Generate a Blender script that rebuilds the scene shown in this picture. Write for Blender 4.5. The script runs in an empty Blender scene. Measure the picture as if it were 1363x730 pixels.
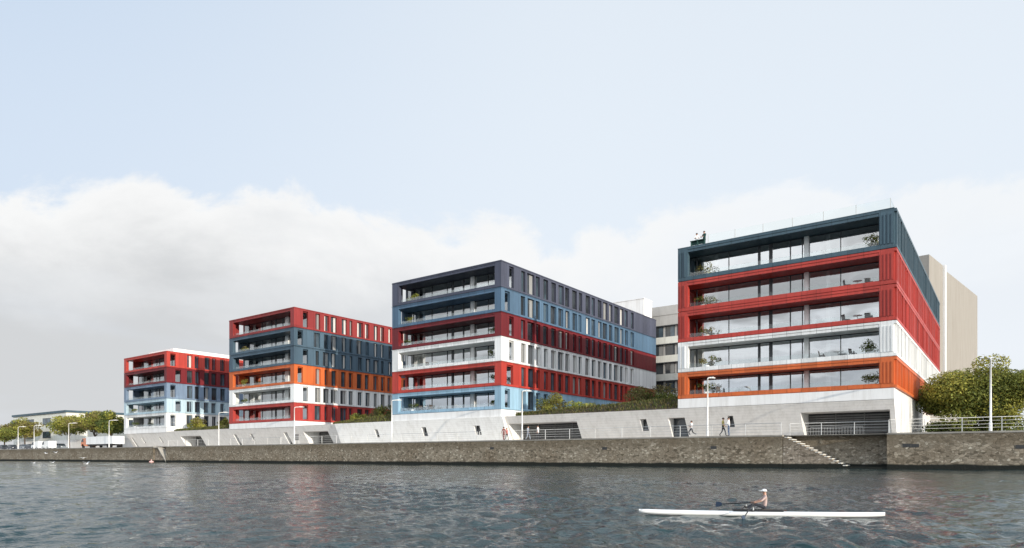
import bpy, bmesh, math, random
from mathutils import Vector, Matrix
random.seed(7)
S = bpy.context.scene
COL = S.collection
R = math.radians

# ------------------------------------------------------------------ camera frame
FPX, HOR, CX = 898.76, 608.5, 681.5
YAW = R(36.3947); CY_, SY_ = math.cos(YAW), math.sin(YAW)
WATER, GROUND = -1.01, 1.987
Y0, QUAY = 69.0, 63.5

def xon(px, Y):                      # X of a sight line on the plane Y
    t = (px-CX)/FPX
    return (t*CY_-SY_)*Y/(CY_+t*SY_)
def dep(X, Y): return -SY_*X+CY_*Y
def spot(px, F, py):                 # point at distance F along the view
    r = (px-CX)/FPX*F
    return Vector((CY_*r-SY_*F, SY_*r+CY_*F, (HOR-py)*F/FPX))

# ------------------------------------------------------------------ materials
def new_mat(name):
    m = bpy.data.materials.new(name); m.use_nodes = True
    nt = m.node_tree
    return m, nt, nt.nodes['Principled BSDF']
def N(nt, t, **kw):
    n = nt.nodes.new(t)
    for k, v in kw.items():
        if k.startswith('i_'):
            n.inputs[k[2:].replace('_', ' ')].default_value = v
        else: setattr(n, k, v)
    return n
def ramp(nt, stops):
    r = nt.nodes.new('ShaderNodeValToRGB'); e = r.color_ramp.elements
    while len(e) < len(stops): e.new(.5)
    for k, (p, c) in enumerate(stops):
        e[k].position = p; e[k].color = (*c, 1) if len(c) == 3 else c
    return r
def c_scale(c, k): return tuple(min(1, x*k) for x in c)

def paint(name, col, rough=.45, var=.12, scale=.6, metal=0, spec=.32, bump=0, bscale=30, streak=True, panel=0):
    m, nt, p = new_mat(name)
    tc = N(nt, 'ShaderNodeNewGeometry')
    mp = N(nt, 'ShaderNodeMapping'); mp.inputs['Scale'].default_value = (1, 1, .22 if streak else 1)
    nt.links.new(tc.outputs['Position'], mp.inputs['Vector'])
    n1 = N(nt, 'ShaderNodeTexNoise', i_Scale=scale, i_Detail=6.0, i_Roughness=.65)
    nt.links.new(mp.outputs[0], n1.inputs['Vector'])
    r = ramp(nt, [(.25, c_scale(col, 1-var)), (.75, c_scale(col, 1+var))])
    nt.links.new(n1.outputs['Fac'], r.inputs[0])
    if streak:                                    # rain streaks and dust
        ms = N(nt, 'ShaderNodeMapping'); ms.inputs['Scale'].default_value = (2.6, 2.6, .16); nt.links.new(tc.outputs['Position'], ms.inputs['Vector'])
        n3 = N(nt, 'ShaderNodeTexNoise', i_Scale=1.4, i_Detail=5.0, i_Roughness=.7); nt.links.new(ms.outputs[0], n3.inputs['Vector'])
        r3 = ramp(nt, [(.30, (.74, .73, .72)), (.55, (1, 1, 1)), (.8, (1.0, 1.0, 1.0))]); nt.links.new(n3.outputs['Fac'], r3.inputs[0])
        mx3 = N(nt, 'ShaderNodeMix', data_type='RGBA', blend_type='MULTIPLY'); mx3.inputs['Factor'].default_value = .8
        nt.links.new(r.outputs[0], mx3.inputs['A']); nt.links.new(r3.outputs[0], mx3.inputs['B']); nt.links.new(mx3.outputs['Result'], p.inputs['Base Color'])
    else: nt.links.new(r.outputs[0], p.inputs['Base Color'])
    if panel:                                     # cladding panels: seams and slight tone changes from sheet to sheet
        col_in = p.inputs['Base Color'].links[0].from_socket
        dv = N(nt, 'ShaderNodeVectorMath', operation='MULTIPLY'); dv.inputs[1].default_value = (1/panel, 1/panel, .3165); nt.links.new(tc.outputs['Position'], dv.inputs[0])
        fl = N(nt, 'ShaderNodeVectorMath', operation='FLOOR'); nt.links.new(dv.outputs[0], fl.inputs[0])
        wn = N(nt, 'ShaderNodeTexWhiteNoise', noise_dimensions='3D'); nt.links.new(fl.outputs[0], wn.inputs['Vector'])
        rt_ = ramp(nt, [(0, (.86,)*3), (1, (1.12,)*3)]); rt_.color_ramp.elements[1].color = (1.1, 1.1, 1.1, 1); nt.links.new(wn.outputs['Value'], rt_.inputs[0])
        fr_ = N(nt, 'ShaderNodeVectorMath', operation='FRACTION'); nt.links.new(dv.outputs[0], fr_.inputs[0])
        sx_ = N(nt, 'ShaderNodeSeparateXYZ'); nt.links.new(fr_.outputs[0], sx_.inputs[0])
        mn = N(nt, 'ShaderNodeMath', operation='MINIMUM'); nt.links.new(sx_.outputs['X'], mn.inputs[0]); nt.links.new(sx_.outputs['Y'], mn.inputs[1])
        ls = N(nt, 'ShaderNodeMath', operation='LESS_THAN'); ls.inputs[1].default_value = .024; nt.links.new(mn.outputs[0], ls.inputs[0])
        ma = N(nt, 'ShaderNodeMix', data_type='RGBA', blend_type='MULTIPLY'); ma.inputs['Factor'].default_value = 1
        nt.links.new(col_in, ma.inputs['A']); nt.links.new(rt_.outputs[0], ma.inputs['B'])
        mb_ = N(nt, 'ShaderNodeMix', data_type='RGBA', blend_type='MULTIPLY'); mb_.inputs['B'].default_value = (.45, .45, .45, 1)
        nt.links.new(ls.outputs[0], mb_.inputs['Factor']); nt.links.new(ma.outputs['Result'], mb_.inputs['A'])
        nt.links.new(mb_.outputs['Result'], p.inputs['Base Color'])
    rr = ramp(nt, [(.2, (rough*.8,)*3), (.8, (min(1, rough*1.2),)*3)])
    n2 = N(nt, 'ShaderNodeTexNoise', i_Scale=2.3, i_Detail=3.0)
    nt.links.new(tc.outputs['Position'], n2.inputs['Vector'])
    nt.links.new(n2.outputs['Fac'], rr.inputs[0]); nt.links.new(rr.outputs[0], p.inputs['Roughness'])
    p.inputs['Metallic'].default_value = metal
    p.inputs['Specular IOR Level'].default_value = spec
    if bump:
        nb = N(nt, 'ShaderNodeTexNoise', i_Scale=bscale, i_Detail=4.0)
        nt.links.new(tc.outputs['Position'], nb.inputs['Vector'])
        b = N(nt, 'ShaderNodeBump', i_Strength=bump, i_Distance=.05)
        nt.links.new(nb.outputs['Fac'], b.inputs['Height']); nt.links.new(b.outputs[0], p.inputs['Normal'])
    return m

def thin_glass(name, refl, tint, top=.95):
    m, nt, p = new_mat(name); nt.nodes.remove(p)
    out = nt.nodes['Material Output']
    t = N(nt, 'ShaderNodeBsdfTransparent'); t.inputs[0].default_value = (*tint, 1)
    g = N(nt, 'ShaderNodeBsdfGlossy'); g.inputs['Roughness'].default_value = .01
    g.inputs[0].default_value = (.92, .95, .97, 1)
    geo = N(nt, 'ShaderNodeNewGeometry')
    n = N(nt, 'ShaderNodeTexNoise', i_Scale=.35, i_Detail=1.0)
    nt.links.new(geo.outputs['Position'], n.inputs['Vector'])
    b = N(nt, 'ShaderNodeBump', i_Strength=.06, i_Distance=.3)
    nt.links.new(n.outputs['Fac'], b.inputs['Height']); nt.links.new(b.outputs[0], g.inputs['Normal'])
    lw = N(nt, 'ShaderNodeLayerWeight', i_Blend=.35)
    mr = N(nt, 'ShaderNodeMapRange'); mr.inputs['To Min'].default_value = refl; mr.inputs['To Max'].default_value = top
    nt.links.new(lw.outputs['Fresnel'], mr.inputs[0])
    mx = N(nt, 'ShaderNodeMixShader')
    nt.links.new(mr.outputs[0], mx.inputs[0]); nt.links.new(t.outputs[0], mx.inputs[1]); nt.links.new(g.outputs[0], mx.inputs[2])
    nt.links.new(mx.outputs[0], out.inputs[0])
    return m

def dark_glass(name, col, rough=.06):
    m, nt, p = new_mat(name)
    geo = N(nt, 'ShaderNodeNewGeometry')
    n = N(nt, 'ShaderNodeTexNoise', i_Scale=.5, i_Detail=2.0)
    nt.links.new(geo.outputs['Position'], n.inputs['Vector'])
    r = ramp(nt, [(.35, c_scale(col, .6)), (.65, c_scale(col, 1.5))])
    nt.links.new(n.outputs['Fac'], r.inputs[0]); nt.links.new(r.outputs[0], p.inputs['Base Color'])
    p.inputs['Roughness'].default_value = rough; p.inputs['Specular IOR Level'].default_value = .6
    return m

def leaf_mat(name, col):
    m, nt, p = new_mat(name)
    geo = N(nt, 'ShaderNodeNewGeometry')
    r = ramp(nt, [(0, c_scale(col, .65)), (.5, col), (1, c_scale(col, 1.5))])
    nt.links.new(geo.outputs['Random Per Island'], r.inputs[0])
    nt.links.new(r.outputs[0], p.inputs['Base Color'])
    p.inputs['Roughness'].default_value = .6; p.inputs['Specular IOR Level'].default_value = .3
    out = nt.nodes['Material Output']
    tr = N(nt, 'ShaderNodeBsdfTranslucent'); nt.links.new(r.outputs[0], tr.inputs[0])
    mx = N(nt, 'ShaderNodeMixShader'); mx.inputs[0].default_value = .3
    nt.links.new(p.outputs[0], mx.inputs[1]); nt.links.new(tr.outputs[0], mx.inputs[2])
    nt.links.new(mx.outputs[0], out.inputs[0])
    return m

def concrete(name, col, var=.12, board=True):
    m, nt, p = new_mat(name)
    geo = N(nt, 'ShaderNodeNewGeometry')
    mp = N(nt, 'ShaderNodeMapping'); mp.inputs['Scale'].default_value = (.5, .5, .18)
    nt.links.new(geo.outputs['Position'], mp.inputs['Vector'])
    n1 = N(nt, 'ShaderNodeTexNoise', i_Scale=1.3, i_Detail=8.0, i_Roughness=.7)
    nt.links.new(mp.outputs[0], n1.inputs['Vector'])
    r = ramp(nt, [(.3, c_scale(col, 1-var)), (.7, c_scale(col, 1+var*.6))])
    nt.links.new(n1.outputs['Fac'], r.inputs[0])
    ms = N(nt, 'ShaderNodeMapping'); ms.inputs['Scale'].default_value = (1.5, 1.5, .10); nt.links.new(geo.outputs['Position'], ms.inputs['Vector'])
    n3 = N(nt, 'ShaderNodeTexNoise', i_Scale=1.2, i_Detail=6.0, i_Roughness=.72); nt.links.new(ms.outputs[0], n3.inputs['Vector'])
    r3 = ramp(nt, [(.34, (.70, .68, .65)), (.54, (1, 1, 1))]); nt.links.new(n3.outputs['Fac'], r3.inputs[0])
    mx3 = N(nt, 'ShaderNodeMix', data_type='RGBA', blend_type='MULTIPLY'); mx3.inputs['Factor'].default_value = .45
    nt.links.new(r.outputs[0], mx3.inputs['A']); nt.links.new(r3.outputs[0], mx3.inputs['B'])
    last = mx3.outputs['Result']
    if board:                                     # faint formwork courses
        sx = N(nt, 'ShaderNodeSeparateXYZ'); nt.links.new(geo.outputs['Position'], sx.inputs[0])
        mu = N(nt, 'ShaderNodeMath', operation='MULTIPLY'); mu.inputs[1].default_value = 3.6
        nt.links.new(sx.outputs['Z'], mu.inputs[0])
        fr = N(nt, 'ShaderNodeMath', operation='FRACT'); nt.links.new(mu.outputs[0], fr.inputs[0])
        lt = N(nt, 'ShaderNodeMath', operation='LESS_THAN'); lt.inputs[1].default_value = .1
        nt.links.new(fr.outputs[0], lt.inputs[0])
        mx = N(nt, 'ShaderNodeMix', data_type='RGBA', blend_type='MULTIPLY')
        mx.inputs['B'].default_value = (.86, .86, .86, 1)
        nt.links.new(lt.outputs[0], mx.inputs['Factor']); nt.links.new(last, mx.inputs['A'])
        last = mx.outputs['Result']
    nt.links.new(last, p.inputs['Base Color'])
    p.inputs['Roughness'].default_value = .8; p.inputs['Specular IOR Level'].default_value = .25
    nb = N(nt, 'ShaderNodeTexNoise', i_Scale=9.0, i_Detail=6.0)
    nt.links.new(geo.outputs['Position'], nb.inputs['Vector'])
    b = N(nt, 'ShaderNodeBump', i_Strength=.25, i_Distance=.03)
    nt.links.new(nb.outputs['Fac'], b.inputs['Height']); nt.links.new(b.outputs[0], p.inputs['Normal'])
    return m

def masonry(name, base, dark, light):
    """rubble quay stone: irregular courses, mossy stained top band, wet algae at the water line"""
    m, nt, p = new_mat(name)
    geo = N(nt, 'ShaderNodeNewGeometry')
    L = nt.links.new
    mp = N(nt, 'ShaderNodeMapping'); mp.inputs['Scale'].default_value = (3.0, 3.0, 5.0)
    L(geo.outputs['Position'], mp.inputs['Vector'])
    w = N(nt, 'ShaderNodeTexNoise', i_Scale=1.6, i_Detail=2.0)
    L(mp.outputs[0], w.inputs['Vector'])
    wm = N(nt, 'ShaderNodeMix', data_type='VECTOR'); wm.inputs['Factor'].default_value = .22
    L(mp.outputs[0], wm.inputs['A'])
    va = N(nt, 'ShaderNodeVectorMath', operation='ADD'); L(mp.outputs[0], va.inputs[0]); L(w.outputs['Color'], va.inputs[1])
    L(va.outputs[0], wm.inputs['B'])
    v = N(nt, 'ShaderNodeTexVoronoi', feature='F1', i_Scale=1.25); L(wm.outputs['Result'], v.inputs['Vector'])
    vd = N(nt, 'ShaderNodeTexVoronoi', feature='DISTANCE_TO_EDGE', i_Scale=1.25); L(wm.outputs['Result'], vd.inputs['Vector'])
    sep = N(nt, 'ShaderNodeSeparateColor'); L(v.outputs['Color'], sep.inputs[0])
    r = ramp(nt, [(0, dark), (.25, base), (.6, c_scale(base, 1.12)), (.86, c_scale(base, 1.4)), (1, light)])
    L(sep.outputs[0], r.inputs[0])
    # mortar
    rm = ramp(nt, [(.0, (0, 0, 0)), (.07, (1, 1, 1))]); L(vd.outputs['Distance'], rm.inputs[0])
    mm = N(nt, 'ShaderNodeMix', data_type='RGBA'); mm.inputs['A'].default_value = (*c_scale(dark, 1.05), 1)
    L(rm.outputs[0], mm.inputs['Factor']); L(r.outputs[0], mm.inputs['B'])
    # large blotches of weathering
    nb = N(nt, 'ShaderNodeTexNoise', i_Scale=.35, i_Detail=7.0, i_Roughness=.7); L(geo.outputs['Position'], nb.inputs['Vector'])
    rb = ramp(nt, [(.32, (.55, .48, .41)), (.60, (1.0, 1.0, 1.0))]); L(nb.outputs['Fac'], rb.inputs[0])
    m2 = N(nt, 'ShaderNodeMix', data_type='RGBA', blend_type='MULTIPLY'); m2.inputs['Factor'].default_value = .75
    L(mm.outputs['Result'], m2.inputs['A']); L(rb.outputs[0], m2.inputs['B'])
    # stained courses at the top, algae at the water line
    sx = N(nt, 'ShaderNodeSeparateXYZ'); L(geo.outputs['Position'], sx.inputs[0])
    ns = N(nt, 'ShaderNodeTexNoise', i_Scale=.55, i_Detail=4.0); L(geo.outputs['Position'], ns.inputs['Vector'])
    az = N(nt, 'ShaderNodeMath', operation='MULTIPLY_ADD'); az.inputs[1].default_value = 1.4
    L(ns.outputs['Fac'], az.inputs[0]); L(sx.outputs['Z'], az.inputs[2])
    rt = N(nt, 'ShaderNodeMapRange', interpolation_type='SMOOTHSTEP')
    rt.inputs['From Min'].default_value = 1.45; rt.inputs['From Max'].default_value = 2.1
    L(az.outputs[0], rt.inputs[0])
    ft = N(nt, 'ShaderNodeMath', operation='MULTIPLY'); ft.inputs[1].default_value = .55; L(rt.outputs[0], ft.inputs[0])
    m3 = N(nt, 'ShaderNodeMix', data_type='RGBA'); m3.inputs['B'].default_value = (.120, .096, .064, 1)
    L(ft.outputs[0], m3.inputs['Factor']); L(m2.outputs['Result'], m3.inputs['A'])
    rw = N(nt, 'ShaderNodeMapRange', interpolation_type='SMOOTHSTEP')
    rw.inputs['From Min'].default_value = WATER+.62; rw.inputs['From Max'].default_value = WATER+.46
    az2 = N(nt, 'ShaderNodeMath', operation='MULTIPLY_ADD'); az2.inputs[1].default_value = .25
    L(ns.outputs['Fac'], az2.inputs[0]); L(sx.outputs['Z'], az2.inputs[2]); L(az2.outputs[0], rw.inputs[0])
    m4 = N(nt, 'ShaderNodeMix', data_type='RGBA'); m4.inputs['B'].default_value = (.013, .015, .012, 1)
    L(rw.outputs[0], m4.inputs['Factor']); L(m3.outputs['Result'], m4.inputs['A'])
    L(m4.outputs['Result'], p.inputs['Base Color'])
    p.inputs['Roughness'].default_value = .85; p.inputs['Specular IOR Level'].default_value = .25
    b = N(nt, 'ShaderNodeBump', i_Strength=.55, i_Distance=.06)
    L(rm.outputs[0], b.inputs['Height'])
    n3 = N(nt, 'ShaderNodeTexNoise', i_Scale=7.0, i_Detail=5.0); L(geo.outputs['Position'], n3.inputs['Vector'])
    b2 = N(nt, 'ShaderNodeBump', i_Strength=.5, i_Distance=.05); L(n3.outputs['Fac'], b2.inputs['Height']); L(b.outputs[0], b2.inputs['Normal'])
    L(b2.outputs[0], p.inputs['Normal'])
    return m

M = {}
M['teal']   = paint('teal_paint', (.055, .095, .120), panel=1.35)
M['navy']   = paint('navy_paint', (.066, .072, .104), panel=1.35)
M['blue']   = paint('steel_blue_paint', (.080, .142, .215), panel=1.35)
M['slate']  = paint('slate_blue_paint', (.066, .108, .145), panel=1.35)
M['indigo'] = paint('grey_blue_paint', (.165, .225, .310), panel=1.35)
M['sky']    = paint('light_blue_paint', (.270, .420, .530), panel=1.35)
M['mint']   = paint('pale_blue_paint', (.420, .540, .600), panel=1.35)
M['red']    = paint('red_paint', (.430, .050, .036), panel=1.35)
M['rose']   = paint('brick_red_paint', (.410, .052, .042), panel=1.35)
M['wine']   = paint('dark_red_paint', (.150, .014, .018), panel=1.35)
M['garnet'] = paint('garnet_paint', (.250, .032, .030), panel=1.35)
M['orange'] = paint('orange_paint', (.560, .125, .034), panel=1.35)
M['white']  = paint('white_paint', (.74, .74, .72), var=.05, panel=1.35)
M['plinth'] = concrete('white_plinth', (.74, .73, .71), var=.06, board=False)
M['podium'] = concrete('light_grey_concrete', (.73, .70, .66), var=.08)
M['podium_white'] = concrete('white_concrete', (.88, .865, .83), var=.05)
M['mottled'] = concrete('mottled_concrete', (.66, .65, .62), var=.45, board=False)  # concrete with strongly uneven, vertically stretched tone
M['ramp'] = concrete('ramp_concrete', (.40, .37, .32), var=.2, board=False)
M['jamb']   = paint('white_column_lit_reveal', (.80, .79, .76), var=.04)
M['mull']   = paint('dark_mullion', (.045, .048, .052), rough=.4)
M['glass']  = thin_glass('facade_glass', .43, (.84, .87, .86))
M['rail_glass'] = thin_glass('balustrade_glass', .02, (.955, .975, .97), .30)
M['pane']   = dark_glass('dark_window_glass', (.030, .036, .042))
M['pane_b'] = dark_glass('blue_window_glass', (.055, .080, .100))
M['blind']  = paint('grey_blind', (.27, .27, .26), rough=.7)
M['blind_l'] = paint('pale_blind', (.56, .54, .50), rough=.7)
M['in_floor'] = paint('interior_floor', (.60, .58, .54), rough=.5, streak=False)
M['in_wall'] = paint('interior_wall', (.74, .72, .68), rough=.8, var=.2, scale=.3)
M['in_ceil'] = paint('interior_ceiling', (.72, .72, .70), rough=.9)
M['in_dark'] = paint('interior_cupboard', (.17, .125, .09), rough=.6)
M['curtain'] = paint('white_curtain', (.82, .82, .80), rough=.9, var=.06)
M['dark']   = paint('dark_garage', (.045, .045, .045), rough=.7)
M['slat']   = paint('gate_slat', (.16, .16, .155), rough=.45)
M['steel']  = paint('galvanised_steel', (.60, .60, .58), rough=.4, var=.08)
M['barrier'] = paint('grey_barrier_metal', (.20, .20, .195), rough=.5)
M['c_pale'] = paint('pale_pink_cloth', (.50, .37, .33), rough=.9)
M['lampmetal'] = paint('pale_lamp_metal', (.78, .77, .74), rough=.4, var=.05)
M['lens']   = paint('lamp_lens', (.55, .56, .56), rough=.25)
M['roof']   = paint('roof_gravel', (.30, .29, .28), rough=.95, streak=False, scale=4)
M['beige']  = concrete('beige_render', (.315, .290, .255), var=.05)
M['grey_f'] = concrete('grey_facade', (.46, .44, .41), var=.08, board=False)
M['pale_f'] = concrete('pale_facade', (.70, .69, .62), var=.06, board=False)
M['whitewall'] = concrete('white_render', (.82, .80, .77), var=.03, board=False)
M['pave']   = concrete('promenade_concrete', (.60, .58, .55), var=.15, board=False)
M['ground'] = paint('asphalt_and_gravel', (.11, .105, .095), rough=.95, streak=False, scale=.3, var=.3)
M['coping'] = concrete('coping_stone', (.30, .28, .245), var=.25, board=False)
M['stone']  = masonry('quay_masonry', (.232, .200, .152), (.110, .093, .067), (.470, .430, .350))
M['stair']  = masonry('stair_masonry', (.240, .203, .160), (.110, .092, .070), (.440, .400, .340))
M['nosing'] = paint('white_step_nosing', (.60, .58, .53), rough=.8, var=.12)
M['bark']   = paint('bark', (.085, .062, .045), rough=.9, var=.35, scale=3)
M['leaf_a'] = leaf_mat('leaf_mid_green', (.150, .170, .034))
M['leaf_b'] = leaf_mat('leaf_dark_green', (.080, .108, .026))
M['leaf_c'] = leaf_mat('leaf_yellow_green', (.300, .290, .055))
M['leaf_d'] = leaf_mat('leaf_olive_brown', (.180, .150, .056))
M['leaf_e'] = leaf_mat('leaf_bright_green', (.240, .275, .060))
M['grass']  = leaf_mat('grass_blades', (.120, .125, .050))
M['soil']   = paint('planting_soil', (.07, .055, .04), rough=.95, streak=False)
M['skin']   = paint('skin', (.48, .27, .19), rough=.55, var=.05)
M['hair']   = paint('dark_hair', (.035, .025, .02), rough=.6)
M['c_white'] = paint('white_cloth', (.80, .79, .77), rough=.9, var=.05)
M['c_dark'] = paint('charcoal_cloth', (.035, .037, .045), rough=.9)
M['c_blue'] = paint('denim_cloth', (.07, .10, .17), rough=.9)
M['c_olive'] = paint('olive_yellow_cloth', (.36, .31, .11), rough=.9)
M['c_wine'] = paint('maroon_cloth', (.20, .055, .05), rough=.9)
M['c_green'] = paint('dark_green_cloth', (.03, .075, .065), rough=.9)
M['c_grey'] = paint('grey_blue_cloth', (.30, .33, .38), rough=.9)
M['c_red'] = paint('faded_red_cloth', (.45, .10, .09), rough=.9)
M['shoe']   = paint('shoe_leather', (.05, .045, .04), rough=.6)
M['shoe_w'] = paint('white_trainer', (.75, .75, .73), rough=.6)
M['hull']   = paint('white_hull', (.82, .82, .80), rough=.22, var=.03, streak=False)
M['black']  = paint('black_carbon', (.02, .021, .024), rough=.35)
M['oarblue'] = paint('dark_blue_blade', (.03, .05, .085), rough=.35)
M['gull_w'] = paint('gull_white', (.85, .85, .84), rough=.8, var=.04)
M['gull_g'] = paint('gull_grey', (.45, .47, .5), rough=.8, var=.04)
M['beak']   = paint('gull_beak', (.6, .35, .05), rough=.5)
M['car_dark'] = paint('dark_car_paint', (.04, .045, .055), rough=.25, var=.05)
M['car_white'] = paint('white_car_paint', (.78, .78, .76), rough=.3, var=.04)
M['car_grey'] = paint('grey_car_paint', (.22, .24, .26), rough=.3, var=.04)
M['cab_red'] = paint('faded_orange_paint', (.58, .22, .12), rough=.4, var=.06)
M['tyre']   = paint('tyre_rubber', (.02, .02, .02), rough=.85)
M['pot']    = paint('white_pot', (.78, .77, .74), rough=.5, var=.04)
M['wood']   = paint('dark_furniture', (.06, .05, .045), rough=.6)
M['board']  = paint('notice_board_print', (.20, .19, .18), rough=.6, var=.4, scale=4, streak=False)
M['buoy']   = paint('faded_pink_plastic', (.70, .40, .36), rough=.5)

# ------------------------------------------------------------------ mesh builder
class MB:
    def __init__(self): self.v = []; self.f = []; self.m = []; self.mats = []; self.smooth = []
    def mi(self, m):
        m = M[m] if isinstance(m, str) else m
        if m not in self.mats: self.mats.append(m)
        return self.mats.index(m)
    def face(self, pts, m, smooth=False):
        b = len(self.v); self.v += [tuple(p) for p in pts]
        self.f.append(tuple(range(b, b+len(pts)))); self.m.append(self.mi(m)); self.smooth.append(smooth)
    def raw(self, vs, fs, m, smooth=False):
        b = len(self.v); self.v += [tuple(p) for p in vs]; k = self.mi(m)
        for f in fs: self.f.append(tuple(b+i for i in f)); self.m.append(k); self.smooth.append(smooth)
    def box(self, x0, x1, y0, y1, z0, z1, m):
        vs = [(x, y, z) for z in (z0, z1) for y in (y0, y1) for x in (x0, x1)]
        self.raw(vs, [(0,2,3,1), (4,5,7,6), (0,1,5,4), (2,6,7,3), (0,4,6,2), (1,3,7,5)], m)
    def prism(self, poly, axis, a, b, m):            # poly in the two other axes, extruded a..b
        def pt(u, v, w): return {'x': (w, u, v), 'y': (u, w, v), 'z': (u, v, w)}[axis]
        n = len(poly); vs = [pt(u, v, a) for u, v in poly]+[pt(u, v, b) for u, v in poly]
        fs = [tuple(range(n))[::-1], tuple(range(n, 2*n))]+[(i, (i+1) % n, n+(i+1) % n, n+i) for i in range(n)]
        self.raw(vs, fs, m)
    def tube(self, pts, rad, m, n=8, cap=True):
        pts = [Vector(p) for p in pts]; rads = rad if isinstance(rad, (list, tuple)) else [rad]*len(pts)
        vs = []; fs = []; up = None
        for i, p in enumerate(pts):
            d = (pts[min(i+1, len(pts)-1)]-pts[max(i-1, 0)]).normalized()
            if up is None or abs(d.dot(up)) > .98: up = Vector((0, 0, 1)) if abs(d.z) < .9 else Vector((1, 0, 0))
            a = d.cross(up).normalized(); b = d.cross(a)
            for k in range(n):
                t = 2*math.pi*k/n; vs.append(p+(a*math.cos(t)+b*math.sin(t))*rads[i])
        for i in range(len(pts)-1):
            for k in range(n): fs.append((i*n+k, i*n+(k+1) % n, (i+1)*n+(k+1) % n, (i+1)*n+k))
        if cap: fs += [tuple(range(n)), tuple(range((len(pts)-1)*n, len(pts)*n))[::-1]]
        self.raw(vs, fs, m, True)
    def ell(self, c, r, m, nu=12, nv=8, v0=0, v1=1):
        c = Vector(c); vs = []; fs = []
        for j in range(nv+1):
            ph = math.pi*(v0+(v1-v0)*j/nv)
            for i in range(nu):
                th = 2*math.pi*i/nu
                vs.append(c+Vector((r[0]*math.sin(ph)*math.cos(th), r[1]*math.sin(ph)*math.sin(th), r[2]*math.cos(ph))))
        for j in range(nv):
            for i in range(nu): fs.append((j*nu+i, (j+1)*nu+i, (j+1)*nu+(i+1) % nu, j*nu+(i+1) % nu))
        self.raw(vs, fs, m, True)
    def build(self, name, parent=None, local=False, bevel=0):
        me = bpy.data.meshes.new(name)
        off = Vector((0, 0, 0))
        if parent and not local:
            q = parent
            while q: off = off+q.location; q = q.parent
        me.from_pydata([Vector(p)-off for p in self.v], [], self.f)
        for m in self.mats: me.materials.append(m)
        me.polygons.foreach_set('material_index', self.m)
        me.polygons.foreach_set('use_smooth', self.smooth)
        me.update()
        o = bpy.data.objects.new(name, me); COL.objects.link(o)
        if parent: o.parent = parent
        if bevel:
            b = o.modifiers.new('bevel', 'BEVEL'); b.width = bevel; b.segments = 2; b.limit_method = 'ANGLE'
        return o
def tag(o, label=None, cat=None, group=None, kind=None):
    if label: o['label'] = label
    if cat: o['category'] = cat
    if group: o['group'] = group
    if kind: o['kind'] = kind
    return o
def thing(name, loc, label, cat, group=None, rz=0, sc=1):
    o = bpy.data.objects.new(name, None); COL.objects.link(o)
    o.location = loc; o.rotation_euler = (0, 0, rz); o.scale = (sc,)*3
    o.empty_display_size = .3
    return tag(o, label, cat, group)
def copy_tree(o, parent=None):
    c = o.copy(); COL.objects.link(c)
    if parent: c.parent = parent
    for ch in list(o.children): copy_tree(ch, c)
    return c

# ------------------------------------------------------------------ setting: water, ground, promenade
def structure(name, mb, kind='structure'):
    o = mb.build(name); o['kind'] = kind; return o

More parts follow.
